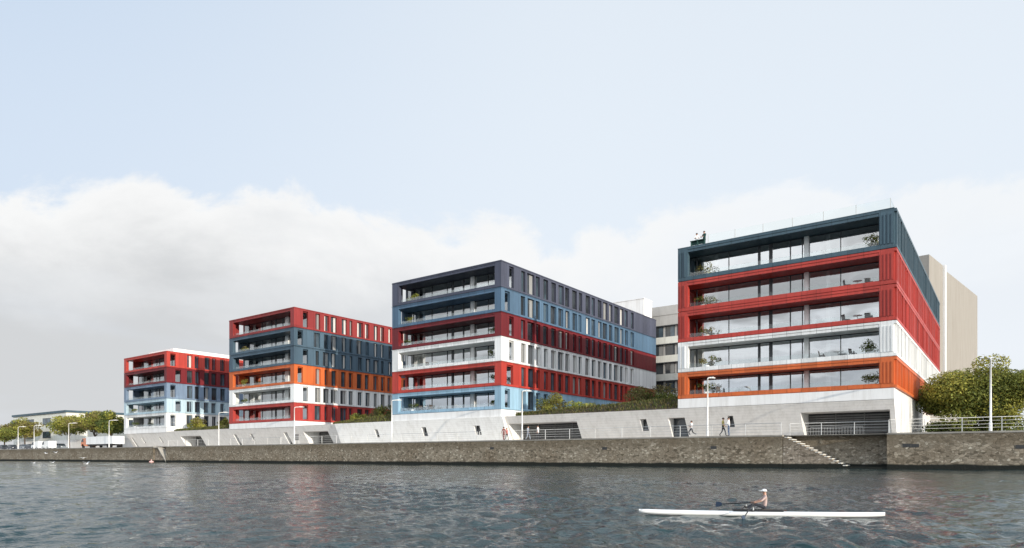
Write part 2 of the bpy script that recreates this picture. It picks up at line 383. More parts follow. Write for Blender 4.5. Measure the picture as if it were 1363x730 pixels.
def water():
    import numpy as np
    m, nt, p = new_mat('river_water'); L = nt.links.new
    p.inputs['Base Color'].default_value = (.010, .036, .040, 1)
    p.inputs['Roughness'].default_value = .05; p.inputs['IOR'].default_value = 1.333
    p.inputs['Specular IOR Level'].default_value = .20
    geo = N(nt, 'ShaderNodeNewGeometry')
    h = None
    for sc, det, amp, dist in ((3.0, 4, .045, .5), (12., 3, .010, .3)):
        n = N(nt, 'ShaderNodeTexNoise', i_Scale=sc, i_Detail=float(det), i_Roughness=.55, i_Distortion=dist)
        L(geo.outputs['Position'], n.inputs['Vector'])
        mu = N(nt, 'ShaderNodeMath', operation='MULTIPLY'); mu.inputs[1].default_value = amp; L(n.outputs['Fac'], mu.inputs[0])
        if h is None: h = mu.outputs[0]
        else:
            ad = N(nt, 'ShaderNodeMath', operation='ADD'); L(h, ad.inputs[0]); L(mu.outputs[0], ad.inputs[1]); h = ad.outputs[0]
    b = N(nt, 'ShaderNodeBump', i_Strength=1.0, i_Distance=1.0)
    L(h, b.inputs['Height']); L(b.outputs[0], p.inputs['Normal'])
    # wind waves: a sum of many small directional waves on a fan of cells that widen with distance
    rng = np.random.default_rng(5)
    nr, na = 900, 760
    r = 4.0*np.exp(np.arange(nr)*.0044); a = YAW+np.radians(np.linspace(-54, 54, na))
    A, Rr = np.meshgrid(a, r); X = -np.sin(A)*Rr+SY_*7; Y = np.cos(A)*Rr-CY_*7      # the fan starts a few metres behind the camera
    cell = Rr*.0044; Z = np.zeros_like(X)
    patch = .66+.22*np.sin(X*.11+1.3*np.sin(Y*.07))*np.sin(Y*.16+X*.05)+.20*np.sin(X*.31+Y*.42+1.5*np.sin(X*.13-Y*.09))
    for k in range(150):
        lam = math.exp(rng.uniform(math.log(.09), math.log(.72))); th = rng.normal(R(205), .75)
        kk = 2*math.pi/lam; amp = .0160*lam*rng.uniform(.5, 1.3)
        ph = kk*(math.cos(th)*X+math.sin(th)*Y)+rng.uniform(0, 6.283)
        fade = np.clip((lam/cell-2.2)/2.5, 0, 1)
        Z += amp*fade*(np.sin(ph)+.22*np.sin(2*ph+1.57))*.42
    for k in range(60):                           # longer swell, seen far out
        lam = math.exp(rng.uniform(math.log(1.0), math.log(9.))); th = rng.normal(R(205), .6)
        kk = 2*math.pi/lam; fade = np.clip((lam/cell-2.2)/2.5, 0, 1)
        Z += .0024*lam**.8*rng.uniform(.5, 1.3)*fade*np.sin(kk*(math.cos(th)*X+math.sin(th)*Y)+rng.uniform(0, 6.283))
    Z *= patch
    # the water lies calmer along the hull of the boat
    pa, pb = spot(850.5, 11.95, 680), spot(1178, 11.25, 686)
    ux, uy = pb.x-pa.x, pb.y-pa.y; l2 = ux*ux+uy*uy
    tt = np.clip(((X-pa.x)*ux+(Y-pa.y)*uy)/l2, 0, 1)
    dd = np.hypot(X-pa.x-ux*tt, Y-pa.y-uy*tt)
    Z *= 1-.62*np.exp(-(dd/.45)**2)
    vs = np.stack([X, Y, WATER+Z], -1).reshape(-1, 3)
    mb = MB()
    idx = np.arange(nr*na).reshape(nr, na)
    fs = np.stack([idx[:-1, :-1], idx[:-1, 1:], idx[1:, 1:], idx[1:, :-1]], -1).reshape(-1, 4)
    mb.raw(vs.tolist(), fs.tolist(), m, True)
    mb.face([(-900, -300, WATER-.09), (500, -300, WATER-.09), (500, QUAY+3, WATER-.09), (-900, QUAY+3, WATER-.09)], m)
    return structure('water', mb)
water()
mb = MB(); mb.face([(-2500, QUAY+1.2, 1.94), (2500, QUAY+1.2, 1.94), (2500, 4000, 1.94), (-2500, 4000, 1.94)], 'ground'); structure('ground', mb)
mb = MB(); mb.face([(-600, QUAY+.55, GROUND), (-16.6, QUAY+.55, GROUND), (-16.6, 76, GROUND), (-600, 76, GROUND)], 'pave')
mb.face([(-16.6, QUAY+2.45, GROUND), (-8.2, QUAY+2.45, GROUND), (-8.2, 76, GROUND), (-16.6, 76, GROUND)], 'pave')
mb.face([(-8.2, QUAY+.55, GROUND), (300, QUAY+.55, GROUND), (300, 76, GROUND), (-8.2, 76, GROUND)], 'pave')
structure('promenade', mb)

# ------------------------------------------------------------------ quay wall with stair niche
NX0, NX1, ND = -16.5, -8.2, 1.9
q = thing('quay_wall', (-60, QUAY+.3, WATER), 'long weathered stone quay wall rising from the water below the promenade', 'wall')
b = MB(); BOT = WATER-1.5; TOPW = 1.86
LN0, LN1 = -132.3, -127.6                      # notch for the far ramp stair
for a, c in ((-600, LN0), (LN1, NX0), (NX1, 300)):
    b.box(a, c, QUAY, QUAY+1.2, BOT, TOPW, 'stone')
b.box(NX0, NX1, QUAY+ND, QUAY+ND+1, BOT, TOPW, 'stone')
b.box(LN0, LN1, QUAY+1.25, QUAY+2.2, BOT, TOPW, 'stone')
b.build('masonry', q)
b = MB()
xs = []
def copes(x0, x1, y0, y1, step=2.4):
    x = x0
    while x < x1-.05:
        e = min(x1, x+step); dz = random.uniform(-.008, .008)
        b.box(x+.006, e-.006, y0, y1, TOPW, GROUND+.012+dz, 'coping'); x = e
copes(-260, LN0, QUAY-.05, QUAY+.56); copes(LN1, NX0, QUAY-.05, QUAY+.56); copes(NX1, 40, QUAY-.05, QUAY+.56)
copes(NX0, NX1, QUAY+ND-.05, QUAY+ND+.56); copes(LN0, LN1, QUAY+1.2, QUAY+1.8)
b.build('coping', q)
b = MB()                                           # drain holes and small iron plates in the masonry
for px, py in ((950, 596), (1207, 593), (1218, 593.5), (1358, 595), (805, 597), (655, 597)):
    X = xon(px, QUAY); F = dep(X, QUAY); z = (HOR-py)*F/FPX
    b.box(X-.28, X+.28, QUAY-.03, QUAY+.1, z-.14, z+.14, 'dark')
b.build('drain_hole', q)

# stair descending in the niche
st = thing('quay_stairs', (-13.6, QUAY+.9, WATER), 'stone stairs with white edged steps descending to the water in a wall niche', 'stairs')
nst = 14; xa, xb = -16.45, -11.3
b = MB(); z1 = 1.80
poly = [(xa, BOT)]
dx = (xb-xa)/nst; dz = (z1-(WATER+.12))/nst
for i in range(nst):
    poly += [(xa+i*dx, z1-i*dz), (xa+(i+1)*dx, z1-i*dz)]
poly += [(xb, WATER+.12), (xb, BOT)]
b.prism(poly, 'y', QUAY+.02, QUAY+ND-.02, 'stair')
b.build('masonry', st)
for i in range(nst):
    s_ = MB(); zz = z1-i*dz
    s_.box(xa+i*dx+.13, xa+(i+1)*dx+.01, QUAY-.015, QUAY+ND-.06, zz-.07, zz+.010, 'nosing')
    s_.build('step', st)
b = MB(); b.box(xb, NX1-.02, QUAY+.1, QUAY+ND-.02, BOT, WATER+.16, 'stair'); b.build('landing', st)
# far ramp
st2 = thing('quay_ramp', ((LN0+LN1)/2, QUAY+.6, WATER), 'pale concrete ramp cutting down through the far left quay wall', 'ramp')
b = MB()
b.prism([(LN0+.02, BOT), (LN0+.02, 1.7), (LN0+1.6, 1.7), (LN1-.02, WATER+.1), (LN1-.02, BOT)], 'y', QUAY+.2, QUAY+1.2, 'stair')
b.build('masonry', st2)
b = MB(); b.prism([(LN0+.02, 1.7), (LN0+.02, 1.86), (LN0+1.7, 1.86), (LN1-.02, WATER+.28), (LN1-.02, WATER+.1), (LN0+1.6, 1.7)], 'y', QUAY-.02, QUAY+1.2, 'ramp')
b.build('ramp_slab', st2)

# ------------------------------------------------------------------ promenade railings
def railing(x0, x1, y, label, step=2.6, h=1.1, y1=None):
    o = thing('railing', ((x0+x1)/2, y, GROUND), label, 'railing', 'steel railings along the quay edge')
    n = max(1, round((x1-x0)/step)); y1 = y if y1 is None else y1
    for i in range(n+1):
        t = i/n; b = MB(); X = x0+(x1-x0)*t; Y = y+(y1-y)*t
        b.box(X-.025, X+.025, Y-.03, Y+.03, GROUND+.01, GROUND+h-.02, 'steel'); b.box(X-.07, X+.07, Y-.07, Y+.07, GROUND+.002, GROUND+.03, 'steel')
        b.build('post', o)
    for k in range(4):
        b = MB(); z = GROUND+h*(.28+.24*k); r = .024 if k == 3 else .012
        b.tube([(x0, y, z), (x1, y1, z)], r, 'steel', 6); b.build('rail', o)
    return o
railing(-8.1, 30, QUAY+.35, 'steel railing on the quay right of the stair niche, in front of the big tree')
railing(-16.4, -8.3, QUAY+ND+.3, 'steel railing behind the stair niche, in front of the wide dark garage')
railing(-52, -16.7, QUAY+.35, 'long steel railing on the quay left of the stair niche, behind which couples walk', 3.2)
railing(-92, -52.3, QUAY+.35, 'thin steel railing in front of the white podium of the navy topped building', 3.4)
railing(-127.4, -92.3, QUAY+.35, 'thin steel railing in front of the grey podium of the orange banded building', 3.4)
b = None

# ------------------------------------------------------------------ the four office buildings
def building(name, label, X1, W, D, lev, cols, lg, side, glz, pl, pr, ribs=False, side_fl=None, side_style=None, thick=(), cols_w=()):
    X0 = X1-W; YB = Y0+D
    root = thing(name, ((X0+X1)/2, Y0+D/2, GROUND), label, 'building', 'waterfront office buildings')
    rnd = random.Random(int(abs(X1)*10))
    # plinth under the storeys
    b = MB(); zp = lev[-1]
    b.box(X0, X1, Y0+.004, Y0+1.0, zp-1.0, zp-.02, 'plinth')
    ye = Y0+2.05 if ribs else YB
    b.box(X1-.6, X1, Y0+1.0, ye, zp-1.0, zp-.02, 'plinth')
    if ribs: b.box(X1-.6, X1, ye, Y0+25, GROUND-.02, zp-.02, 'mottled'); b.box(X1-1.6, X1-1.0, Y0+25, YB, GROUND-.02, zp-.02, 'podium')
    b.box(X0, X0+.6, Y0+1.0, YB, zp-1.0, zp-.02, 'plinth')
    b.build('plinth', root)
    for i, c in enumerate(cols):
        zt, zb = lev[i]-.035, lev[i+1]+.035
        sill = zb+.40; head = zt-.48
        b = MB()
        yp = Y0+.55
        b.box(X0, X0+pl, Y0, yp, zb, zt, c); b.box(X1-pr, X1, Y0, yp, zb, zt, c)
        # beam (two courses with a groove) and sill
        b.box(X0+pl, X1-pr, Y0+.02, yp, head, zt-.24, c)
        b.box(X0+pl, X1-pr, Y0-.03 if ribs else Y0, yp, zt-.205, zt, c)
        b.box(X0+pl, X1-pr, Y0+.09, yp-.05, zt-.24, zt-.205, c)
        b.box(X0+pl, X1-pr, Y0+.01, yp-.15, zb, sill, c)
        # slab, soffit
        b.box(X0+.14, X1-.14, Y0+.12, YB-.12, zb-.09, zb+.26, c)
        b.box(X0+.3, X1-.3, yp, Y0+lg-.05, head+.03, zt-.06, c)
        if ribs:
            npr = 4
            for k in range(npr):
                x = X1-pr+pr*(k+.5)/npr; b.box(x-.07, x+.07, Y0-.09, Y0, sill-.02, head+.05, c)
            for k in range(2):
                x = X0+pl*(k+.7)/2.4; b.box(x-.07, x+.07, Y0-.09, Y0, sill-.02, head+.05, c)
        # side walls: bands and piers
        wz0, wz1 = zb+.25, zt-.30
        wins = side(i)
        for sx, xs0, xs1 in (('r', X1-.4, X1), ('l', X0, X0+.4)):
            ops = wins if sx == 'r' else wins[:1]
            b.box(xs0, xs1, yp, YB, zb, wz0, c); b.box(xs0, xs1, yp, YB, wz1, zt, c)
            y = yp
            for (a, e) in ops:
                b.box(xs0, xs1, y, Y0+a, wz0, wz1, c); y = Y0+e
            b.box(xs0, xs1, y, YB, wz0, wz1, c)
        if ribs:
            y = Y0+.35
            while y < YB-.3:
                dw = rnd.choice((.14, .22, .22, .30)); b.box(X1, X1+.20, y, y+dw, zb+.26, zt-.28, c); y += rnd.choice((.75, .95, 1.2))
            b.box(X1, X1+.21, Y0, YB, zt-.26, zt, c); b.box(X1, X1+.21, Y0, YB, zb, zb+.24, c)
        b.box(X0+.4, X1-.4, YB-.4, YB, zb, zt, c)
        if not ribs:                                           # thin sheet-metal drip edges at head and foot of each storey
            for za, ze, o_ in ((zt-.07, zt-.004, .055), (zb+.004, zb+.05, .035)):
                b.box(X0-o_, X1+o_, Y0-o_, Y0-.001, za, ze, c); b.box(X1+.001, X1+o_, Y0, YB, za, ze, c)
        s = b.build('storey', root)
        # side windows
        for k, (a, e) in enumerate(wins[1:]):
            w = MB(); xo = X1-.36
            fm = c if rnd.random() < .5 else 'mull'
            w.box(xo-.04, xo+.05, Y0+a, Y0+a+.07, wz0, wz1, fm); w.box(xo-.04, xo+.05, Y0+e-.07, Y0+e, wz0, wz1, fm)
            w.box(xo-.04, xo+.05, Y0+a+.07, Y0+e-.07, wz0, wz0+.07, fm); w.box(xo-.04, xo+.05, Y0+a+.07, Y0+e-.07, wz1-.07, wz1, fm)
            mid = a+(e-a)*rnd.uniform(.45, .6)
            st_ = side_style(i, k, rnd) if side_style else ('pane', 'pane')
            w.face([(xo, Y0+a+.07, wz0+.07), (xo, Y0+mid, wz0+.07), (xo, Y0+mid, wz1-.07), (xo, Y0+a+.07, wz1-.07)], st_[0])
            w.face([(xo+.02, Y0+mid, wz0+.07), (xo+.02, Y0+e-.07, wz0+.07), (xo+.02, Y0+e-.07, wz1-.07), (xo+.02, Y0+mid, wz1-.07)], st_[1])
            w.box(xo-.03, xo+.04, Y0+mid-.02, Y0+mid+.02, wz0+.07, wz1-.07, fm)
            w.build('window', s)
        # front glazing
        yg = Y0+lg; gx0, gx1 = X0+.41, X1-.41; g0, g1 = zb+.27, head+.02
        w = MB()
        w.box(gx0, gx1, yg-.05, yg+.05, g0, g0+.07, 'mull'); w.box(gx0, gx1, yg-.05, yg+.05, g1-.08, g1, 'mull')
        for (x, wd) in glz:
            w.box(x-wd/2, x+wd/2, yg-.06, yg+.06, g0+.07, g1-.08, 'mull')
        w.build('window_frame', s)
        ed = [gx0]+[x for x, wd in glz]+[gx1]
        for k in range(len(ed)-1):
            if ed[k+1]-ed[k] < .3: continue
            w = MB(); w.face([(ed[k]+.03, yg, g0+.07), (ed[k+1]-.03, yg, g0+.07), (ed[k+1]-.03, yg, g1-.08), (ed[k]+.03, yg, g1-.08)], 'glass')
            w.build('glass_pane', s)
        # rooms behind the glass
        w = MB(); yi = yg+6.5
        w.face([(gx0, yg+.06, g0+.01), (gx1, yg+.06, g0+.01), (gx1, yi, g0+.01), (gx0, yi, g0+.01)], 'in_floor')
        w.face([(gx0, yg+.06, g1+.01), (gx0, yi, g1+.01), (gx1, yi, g1+.01), (gx1, yg+.06, g1+.01)], 'in_ceil')
        w.face([(gx0, yi, g0), (gx1, yi, g0), (gx1, yi, g1), (gx0, yi, g1)], 'in_wall')
        for k in range(5):                                     # cupboards and partitions
            x = rnd.uniform(gx0+1, gx1-2); wd = rnd.uniform(.8, 2.4); y = rnd.uniform(yg+2.5, yi-.8)
            w.box(x, x+wd, y, y+.5, g0+.02, g0+rnd.uniform(.8, 2.2), rnd.choice(['in_dark', 'in_wall', 'curtain', 'blind']))
        w.build('interior', s)
        for (x, wd) in thick:
            w = MB(); n = max(4, int(wd/.08)); pts = [(x-wd/2+wd*t/n, yg+.25+.04*math.sin(t*2.1)) for t in range(n+1)]
            pts += [(px_, py_+.03) for px_, py_ in pts[::-1]]
            w.prism(pts, 'z', g0+.03, g1-.02, 'curtain'); w.build('curtain', s)
        for (x, wd) in cols_w:
            w = MB(); w.box(x-wd/2, x+wd/2, yg-.32, yg-.08, g0-.005, g1-.005, 'jamb'); w.build('column', s)
        # glass balustrade on the sill
        w = MB(); w.box(X0+pl, X1-pr, Y0+.30, Y0+.315, sill-.05, sill+.45, 'rail_glass'); w.build('balustrade', s)
    # roof
    b = MB(); zt = lev[0]
    b.box(X0+.35, X1-.35, Y0+.35, YB-.35, zt-.3, zt-.15, 'roof')
    b.build('roof', root)
    b = MB(); c = cols[0]
    b.box(X0-.02, X1+.02, Y0-.02, Y0+.32, zt-.02, zt+.05, c); b.box(X0-.02, X0+.32, Y0+.32, YB, zt-.02, zt+.05, c); b.box(X1-.32, X1+.02, Y0+.32, YB, zt-.02, zt+.05, c)
    b.build('parapet', root)
    return root

def style(i, k, rnd):
    r = rnd.random()
    return ('pane', 'pane_b') if r < .42 else ('pane', 'pane') if r < .82 else ('pane', 'blind') if r < .95 else ('pane_b', 'blind_l')
def style_white(i, k, rnd):
    return rnd.choice([('pane_b', 'blind'), ('pane', 'pane_b'), ('pane', 'blind')])

W3 = [(4.55, 5.35), (6.05, 7.45), (8.04, 8.85), (9.91, 10.86), (11.82, 12.95), (13.69, 14.96), (15.68, 16.67), (17.72, 18.68), (19.56, 20.23), (21.52, 22.7), (23.45, 24.41), (25.49, 26.35), (27.09, 28.35), (29.12, 30.05), (30.94, 32.27), (33.08, 34.07), (34.73, 35.57), (36.99, 37.98)]
def side3(i):
    r = random.Random(30+i); first = (.8, 1.9) if i in (1, 5) else (1.75, 2.75) if i != 4 else (1.2, 2.6)
    ws = [(a-.10+r.uniform(-.12, .12), e+.10+r.uniform(-.12, .12)) for a, e in W3]
    if i == 5: ws = ws[:4]
    return [first]+ws
W2 = [(4.17, 5.22), (6.06, 7.03), (7.68, 8.83), (9.83, 11.02), (11.7, 12.52), (13.57, 14.69), (15.54, 16.5), (17.37, 18.55), (19.3, 20.18), (21.03, 22.01)]
W2 += [(23.2, 24.2), (25.1, 26.2)]
def side2(i):
    r = random.Random(20+i); first = (.7, 1.75) if i in (1, 3) else (1.75, 2.8)
    return [first]+[(a+r.uniform(-.2, .2), e+r.uniform(-.2, .2)) for a, e in W2]
W1 = [(4.25, 5.38), (5.86, 6.96), (8.01, 9.1), (9.69, 10.72), (11.58, 12.72), (13.7, 14.8)]
def side1(i):
    r = random.Random(10+i); first = (.75, 1.85) if i in (0, 2, 4) else (1.8, 2.95)
    return [first]+[(a+r.uniform(-.15, .15), e+r.uniform(-.15, .15)) for a, e in W1]
def side4(i):
    return [(1.0, 2.0)]+[(3.4+2.9*k, (5.3 if i == 0 else 4.1)+2.9*k) for k in range(13)]

def gl(X0, X1, fr): return [(X0+(X1-X0)*f, w) for f, w in fr]
B4 = building('office_building', 'five storey building nearest on the right with teal, red, white and orange storeys', -8.34, 20.37, 46.7,
    [22.33, 18.78, 15.54, 12.28, 9.05, 6.22], ['teal', 'red', 'red', 'white', 'orange'], 2.35, side4,
    [(-27.5, .1), (-23.99, .07), (-20.84, .26), (-19.68, .34), (-17.77, .10), (-16.63, .08), (-13.14, .07)], 1.1, 1.2, ribs=True, side_style=style,
    thick=[(-25.4, .35), (-14.3, .35)], cols_w=[(-16.2, .42)])
B3 = building('office_building', 'six storey building topped in navy with dark red and white storeys, second from right', -52.6, 20.0, 47.2,
    [25.29, 21.9, 18.73, 15.59, 12.36, 9.2, 6.16], ['navy', 'blue', 'wine', 'white', 'red', 'sky'], 2.8, side3,
    [(-71.0, .1), (-67.29, .08), (-64.33, .10), (-63.31, .42), (-61.31, .22), (-60.04, .08), (-56.9, .07)], 1.3, 1.05,
    side_style=lambda i, k, r: style_white(i, k, r) if i == 3 else style(i, k, r), thick=[(-70.3, .5), (-69.2, .4)], cols_w=[(-59.5, .6)])
B2 = building('office_building', 'six storey building with brick red top, slate blue and orange storeys, second from left', -95.97, 19.4, 46,
    [24.98, 21.67, 18.56, 15.53, 12.24, 9.13, 6.06], ['garnet', 'slate', 'slate', 'orange', 'white', 'rose'], 2.85, side2,
    [(-113.5, .1), (-109.3, .08), (-106.4, .1), (-105.2, .38), (-103.1, .16), (-99.5, .08)], 1.2, 1.0,
    side_style=lambda i, k, r: style_white(i, k, r) if i == 4 else ((r.choice([('pane', 'blind_l'), ('pane', 'blind'), ('blind_l', 'pane')]) if i == 0 else r.choice([('pane', 'blind'), ('pane', 'pane_b'), ('pane', 'pane'), ('pane_b', 'blind_l')])) if i < 3 else style(i, k, r)),
    thick=[(-112.2, .9), (-108.0, .8)], cols_w=[(-101.6, .9)])
B1 = building('office_building', 'farthest five storey building on the left with red top, blue storeys and white base', -138.3, 18.7, 44,
    [21.6, 18.4, 15.2, 11.97, 9.09, 6.03], ['red', 'wine', 'indigo', 'mint', 'white'], 2.95, side1,
    [(-155.0, .1), (-151.3, .08), (-148.4, .1), (-147.2, .34), (-145.1, .14), (-141.9, .08)], 1.0, .95,
    side_style=style, thick=[(-154.0, 1.2), (-150.2, .9), (-143.5, 1.0)])
b = MB(); b.box(-150, -139.5, Y0+2.0, Y0+40, 21.5, 22.55, 'whitewall'); b.build('penthouse', B1)

# glass railing on the roof terrace of the right-hand building
b = MB(); b.box(-25.6, -8.7, Y0+.62, Y0+.635, 22.36, 23.45, 'rail_glass'); b.box(-8.72, -8.70, Y0+.64, Y0+14, 22.36, 23.45, 'rail_glass')
g = b.build('roof_balustrade', B4)
for k in range(7):
    b = MB(); x = -25.6+16.9*k/6; b.box(x-.03, x+.03, Y0+.60, Y0+.66, 22.3, 23.47, 'steel'); b.build('post', g)

# ------------------------------------------------------------------ podium
ZT, ZO = 5.19, 4.25
pod = thing('podium', (-82, 72, GROUND), 'long pale concrete podium with undercut wall, slit windows and garages under the coloured buildings', 'podium')
def ywall(z, y_top, k): return y_top+(ZT-z)*k
def segment(xa, xb, y_top, k, mat, openings, endL=True, endR=True, matR=None):
    zb = GROUND-.02
    xs = sorted({xa, xb, *[o[0] for o in openings], *[o[1] for o in openings]})
    zs = sorted({zb, ZT, *[o[2] for o in openings], *[o[3] for o in openings]})
    b = MB(); P = lambda x, z, d=0: (x, ywall(z, y_top, k)+d, z)
    for i in range(len(xs)-1):
        for j in range(len(zs)-1):
            cx, cz = (xs[i]+xs[i+1])/2, (zs[j]+zs[j+1])/2
            if any(o[0] < cx < o[1] and o[2] < cz < o[3] for o in openings): continue
            b.face([P(xs[i], zs[j]), P(xs[i+1], zs[j]), P(xs[i+1], zs[j+1]), P(xs[i], zs[j+1])], mat)
    yb = y_top+(ZT-zb)*k+4
    if endL: b.face([P(xa, zb), P(xa, ZT), (xa, yb, ZT), (xa, yb, zb)], mat)
    if endR: b.face([P(xb, zb), (xb, yb, zb), (xb, yb, ZT), P(xb, ZT)], matR or mat)
    b.face([P(xa, ZT), P(xb, ZT), (xb, yb, ZT), (xa, yb, ZT)], mat)
    for (x0, x1, z0, z1, kind) in openings:
        d = 3.4 if kind == 'gate' else 1.1 if kind == 'door' else .75
        yk = ywall(z1, y_top, k)+d
        yk2 = max(yk, ywall(z0, y_top, k)+.25)
        jm = 'jamb'  # only left reveals get this white, sunlight put into their colour
        b.face([P(x0, z0), P(x0, z1), (x0, yk2, z1), (x0, yk2, z0)], jm)
        b.face([P(x1, z0), (x1, yk2, z0), (x1, yk2, z1), P(x1, z1)], mat)
        b.face([P(x0, z1), P(x1, z1), (x1, yk2, z1), (x0, yk2, z1)], mat)
        b.face([P(x0, z0+.003), (x0, yk2, z0+.003), (x1, yk2, z0+.003), P(x1, z0+.003)], mat)
    b.build('wall', pod)
    for (x0, x1, z0, z1, kind) in openings:
        d = 3.4 if kind == 'gate' else 1.1 if kind == 'door' else .75
        yk2 = max(ywall(z1, y_top, k)+d, ywall(z0, y_top, k)+.25)-.02
        w = MB()
        if kind == 'gate':
            w.box(x0+.01, x1-.01, yk2-.02, yk2+.1, z0+.004, z1-.01, 'dark')
            ns = 9
            for s in range(ns):
                zz = z0+.12+(z1-z0-.2)*s/ns
                w.prism([(yk2-.10, zz), (yk2-.03, zz), (yk2-.06, zz+.15), (yk2-.13, zz+.15)], 'x', x0+.02, x1-.02, 'slat')
            nv = max(2, int((x1-x0)/2.2))
            for s in range(1, nv): xx = x0+(x1-x0)*s/nv; w.box(xx-.05, xx+.05, yk2-.2, yk2-.135, z0+.02, z1-.02, 'slat')
            w.build('garage_gate', pod)
        else:
            w.box(x0+.01, x1-.01, yk2-.02, yk2+.06, z0+.01, z1-.01, 'pane')
            w.box(x0+.01, x0+.08, yk2-.06, yk2-.021, z0+.01, z1-.01, 'mull'); w.box(x1-.08, x1-.01, yk2-.06, yk2-.021, z0+.01, z1-.01, 'mull')
            w.box(x0+.08, x1-.08, yk2-.06, yk2-.021, z1-.1, z1-.01, 'mull')
            w.build('door' if kind == 'door' else 'slit_window', pod)
GZ = GROUND+.002
segment(-156.6, -85.2, Y0+.02, .62, 'podium', [(-155.2, -154.3, GZ, 4.15, 'door'), (-150.6, -149.9, 3.0, 4.15, 'win'), (-143, -142.3, 3.0, 4.15, 'win'), (-134.2, -126.6, GZ, 4.15, 'gate'),
    (-115.2, -114.2, GZ, 4.15, 'door'), (-109.9, -109.2, 2.95, 4.15, 'win'), (-99.9, -98.9, GZ, 4.18, 'door'), (-94.4, -88.1, GZ, 4.2, 'gate')])
segment(-85.2, -52.2, Y0-.30, .42, 'podium_white', [(-76.6, -75.9, 2.95, 4.12, 'win'), (-66.9, -66.0, 2.95, 4.2, 'win'), (-57.3, -56.3, 2.95, 4.15, 'win')])
segment(-52.2, -8.345, Y0+.02, .62, 'podium', [(-51.9, -41.7, GZ, 4.27, 'gate'), (-33.5, -32.7, 2.95, 4.25, 'win'), (-30.1, -28.2, GZ, 4.27, 'door'),
    (-23.6, -23.0, 3.1, 4.27, 'win'), (-16.4, -8.75, GZ, 4.32, 'gate')], matR='plinth')
b = MB()
for a, c in ((-138.3, -115.37), (-95.97, -72.6), (-52.6, -28.71)): b.box(a+.02, c-.02, Y0+.75, Y0+46, ZT-.3, ZT-.01, 'roof')
b.build('deck', pod)

b = MB()
b.box(-15.6, -11.0, 70.0, 70.05, GROUND+.1, GROUND+.16, 'barrier'); b.box(-15.6, -11.0, 70.0, 70.05, GROUND+.85, GROUND+.9, 'barrier')
for k in range(19): x = -15.6+4.6*k/18; b.box(x-.02, x+.02, 70.005, 70.045, GROUND+.01, GROUND+.85, 'barrier')
o = b.build('barred_barrier'); tag(o, 'low barred metal barrier standing inside the wide dark garage opening', 'barrier')

# ------------------------------------------------------------------ vegetation
def leaves(b, blobs, n, size, mats, rnd, flat=.35):
    tot = sum(r[0]*r[1]*r[2] for c, r in blobs)
    for c, r in blobs:
        k = int(n*(r[0]*r[1]*r[2])/tot); mloc = rnd.choice(mats)
        for _ in range(k):
            while True:
                d = Vector((rnd.uniform(-1, 1), rnd.uniform(-1, 1), rnd.uniform(-1, 1)))
                if .05 < d.length < 1: break
            d = d.normalized()*(.45+.6*rnd.random()**.6)
            p = Vector(c)+Vector((d.x*r[0], d.y*r[1], d.z*r[2]))
            nrm = (d.normalized()*.7+Vector((rnd.uniform(-1, 1), rnd.uniform(-1, 1), rnd.uniform(-.4, 1.2)))).normalized()
            a = nrm.orthogonal().normalized(); a.rotate(Matrix.Rotation(rnd.uniform(0, 6.28), 3, nrm)); e = nrm.cross(a)
            s = size*rnd.uniform(.55, 1.35)
            m = mloc if rnd.random() < .7 else rnd.choice(mats)
            b.face([p-a*s, p-e*s*.45+nrm*s*.12, p+a*s, p+e*s*.45+nrm*s*.12], m)
def tree(name, base, h, rad, label, cat, n, size, mats, seed, group=None, trunk_h=.25, squash=.85, trunk_r=.16):
    rnd = random.Random(seed); base = Vector(base)
    o = thing(name, base, label, cat, group)
    cz = base.z+h*(trunk_h+(1-trunk_h)*.52); rz = h*(1-trunk_h)*.5
    blobs = []
    for k in range(34):
        while True:
            d = Vector((rnd.uniform(-1, 1), rnd.uniform(-1, 1), rnd.uniform(-1, 1)))
            if d.length < 1: break
        d = d.normalized()*rnd.uniform(.22, .80)
        k_ = rnd.uniform(.24, .42)
        taper = 1-.30*max(0, d.z)
        blobs.append((Vector((base.x+d.x*rad*taper, base.y+d.y*rad*taper, cz+d.z*rz)), (rad*k_, rad*k_, rz*k_*squash)))
    trunk_h = max(trunk_h, .12)
    t = MB(); top = base+Vector((rnd.uniform(-.2, .2), 0, h*.6))
    t.tube([base-Vector((0, 0, .1)), base+Vector((.04, .02, h*trunk_h*.6)), base+Vector((-.05, 0, h*trunk_h*1.1)), top], [trunk_r*1.35, trunk_r, trunk_r*.85, trunk_r*.3], 'bark', 9)
    for c, r in blobs[:12]:
        s = base+Vector((0, 0, h*rnd.uniform(trunk_h*.9, .5))); mid = (s+c)*.5+Vector((rnd.uniform(-.2, .2), rnd.uniform(-.2, .2), .15))
        t.tube([s, mid, c], [trunk_r*.4, trunk_r*.25, trunk_r*.08], 'bark', 5)
    t.build('trunk', o)
    c = MB(); leaves(c, blobs, n, size, mats, rnd); c.build('crown', o)
    return o
def shrub(base, w, h, label, n, size, mats, seed, cat='shrub', name='shrub', group='shrubs on the podium gardens', dy=None):
    rnd = random.Random(seed); base = Vector(base); o = thing(name, base, label, cat, group)
    blobs = []
    for k in range(11):
        blobs.append((base+Vector((rnd.uniform(-.36, .36)*w, rnd.uniform(-.3, .3)*(dy or w), h*rnd.uniform(.30, .74))), (w*rnd.uniform(.14, .24), (dy or w)*.18, h*rnd.uniform(.16, .27))))
    t = MB()
    for c, r in blobs[:7]: t.tube([base, (base+c)*.5+Vector((0, 0, .05)), c], [.045, .03, .012], 'bark', 5)
    t.build('stem', o)
    c = MB(); leaves(c, blobs, n, size, mats, rnd); c.build('foliage', o)
    return o
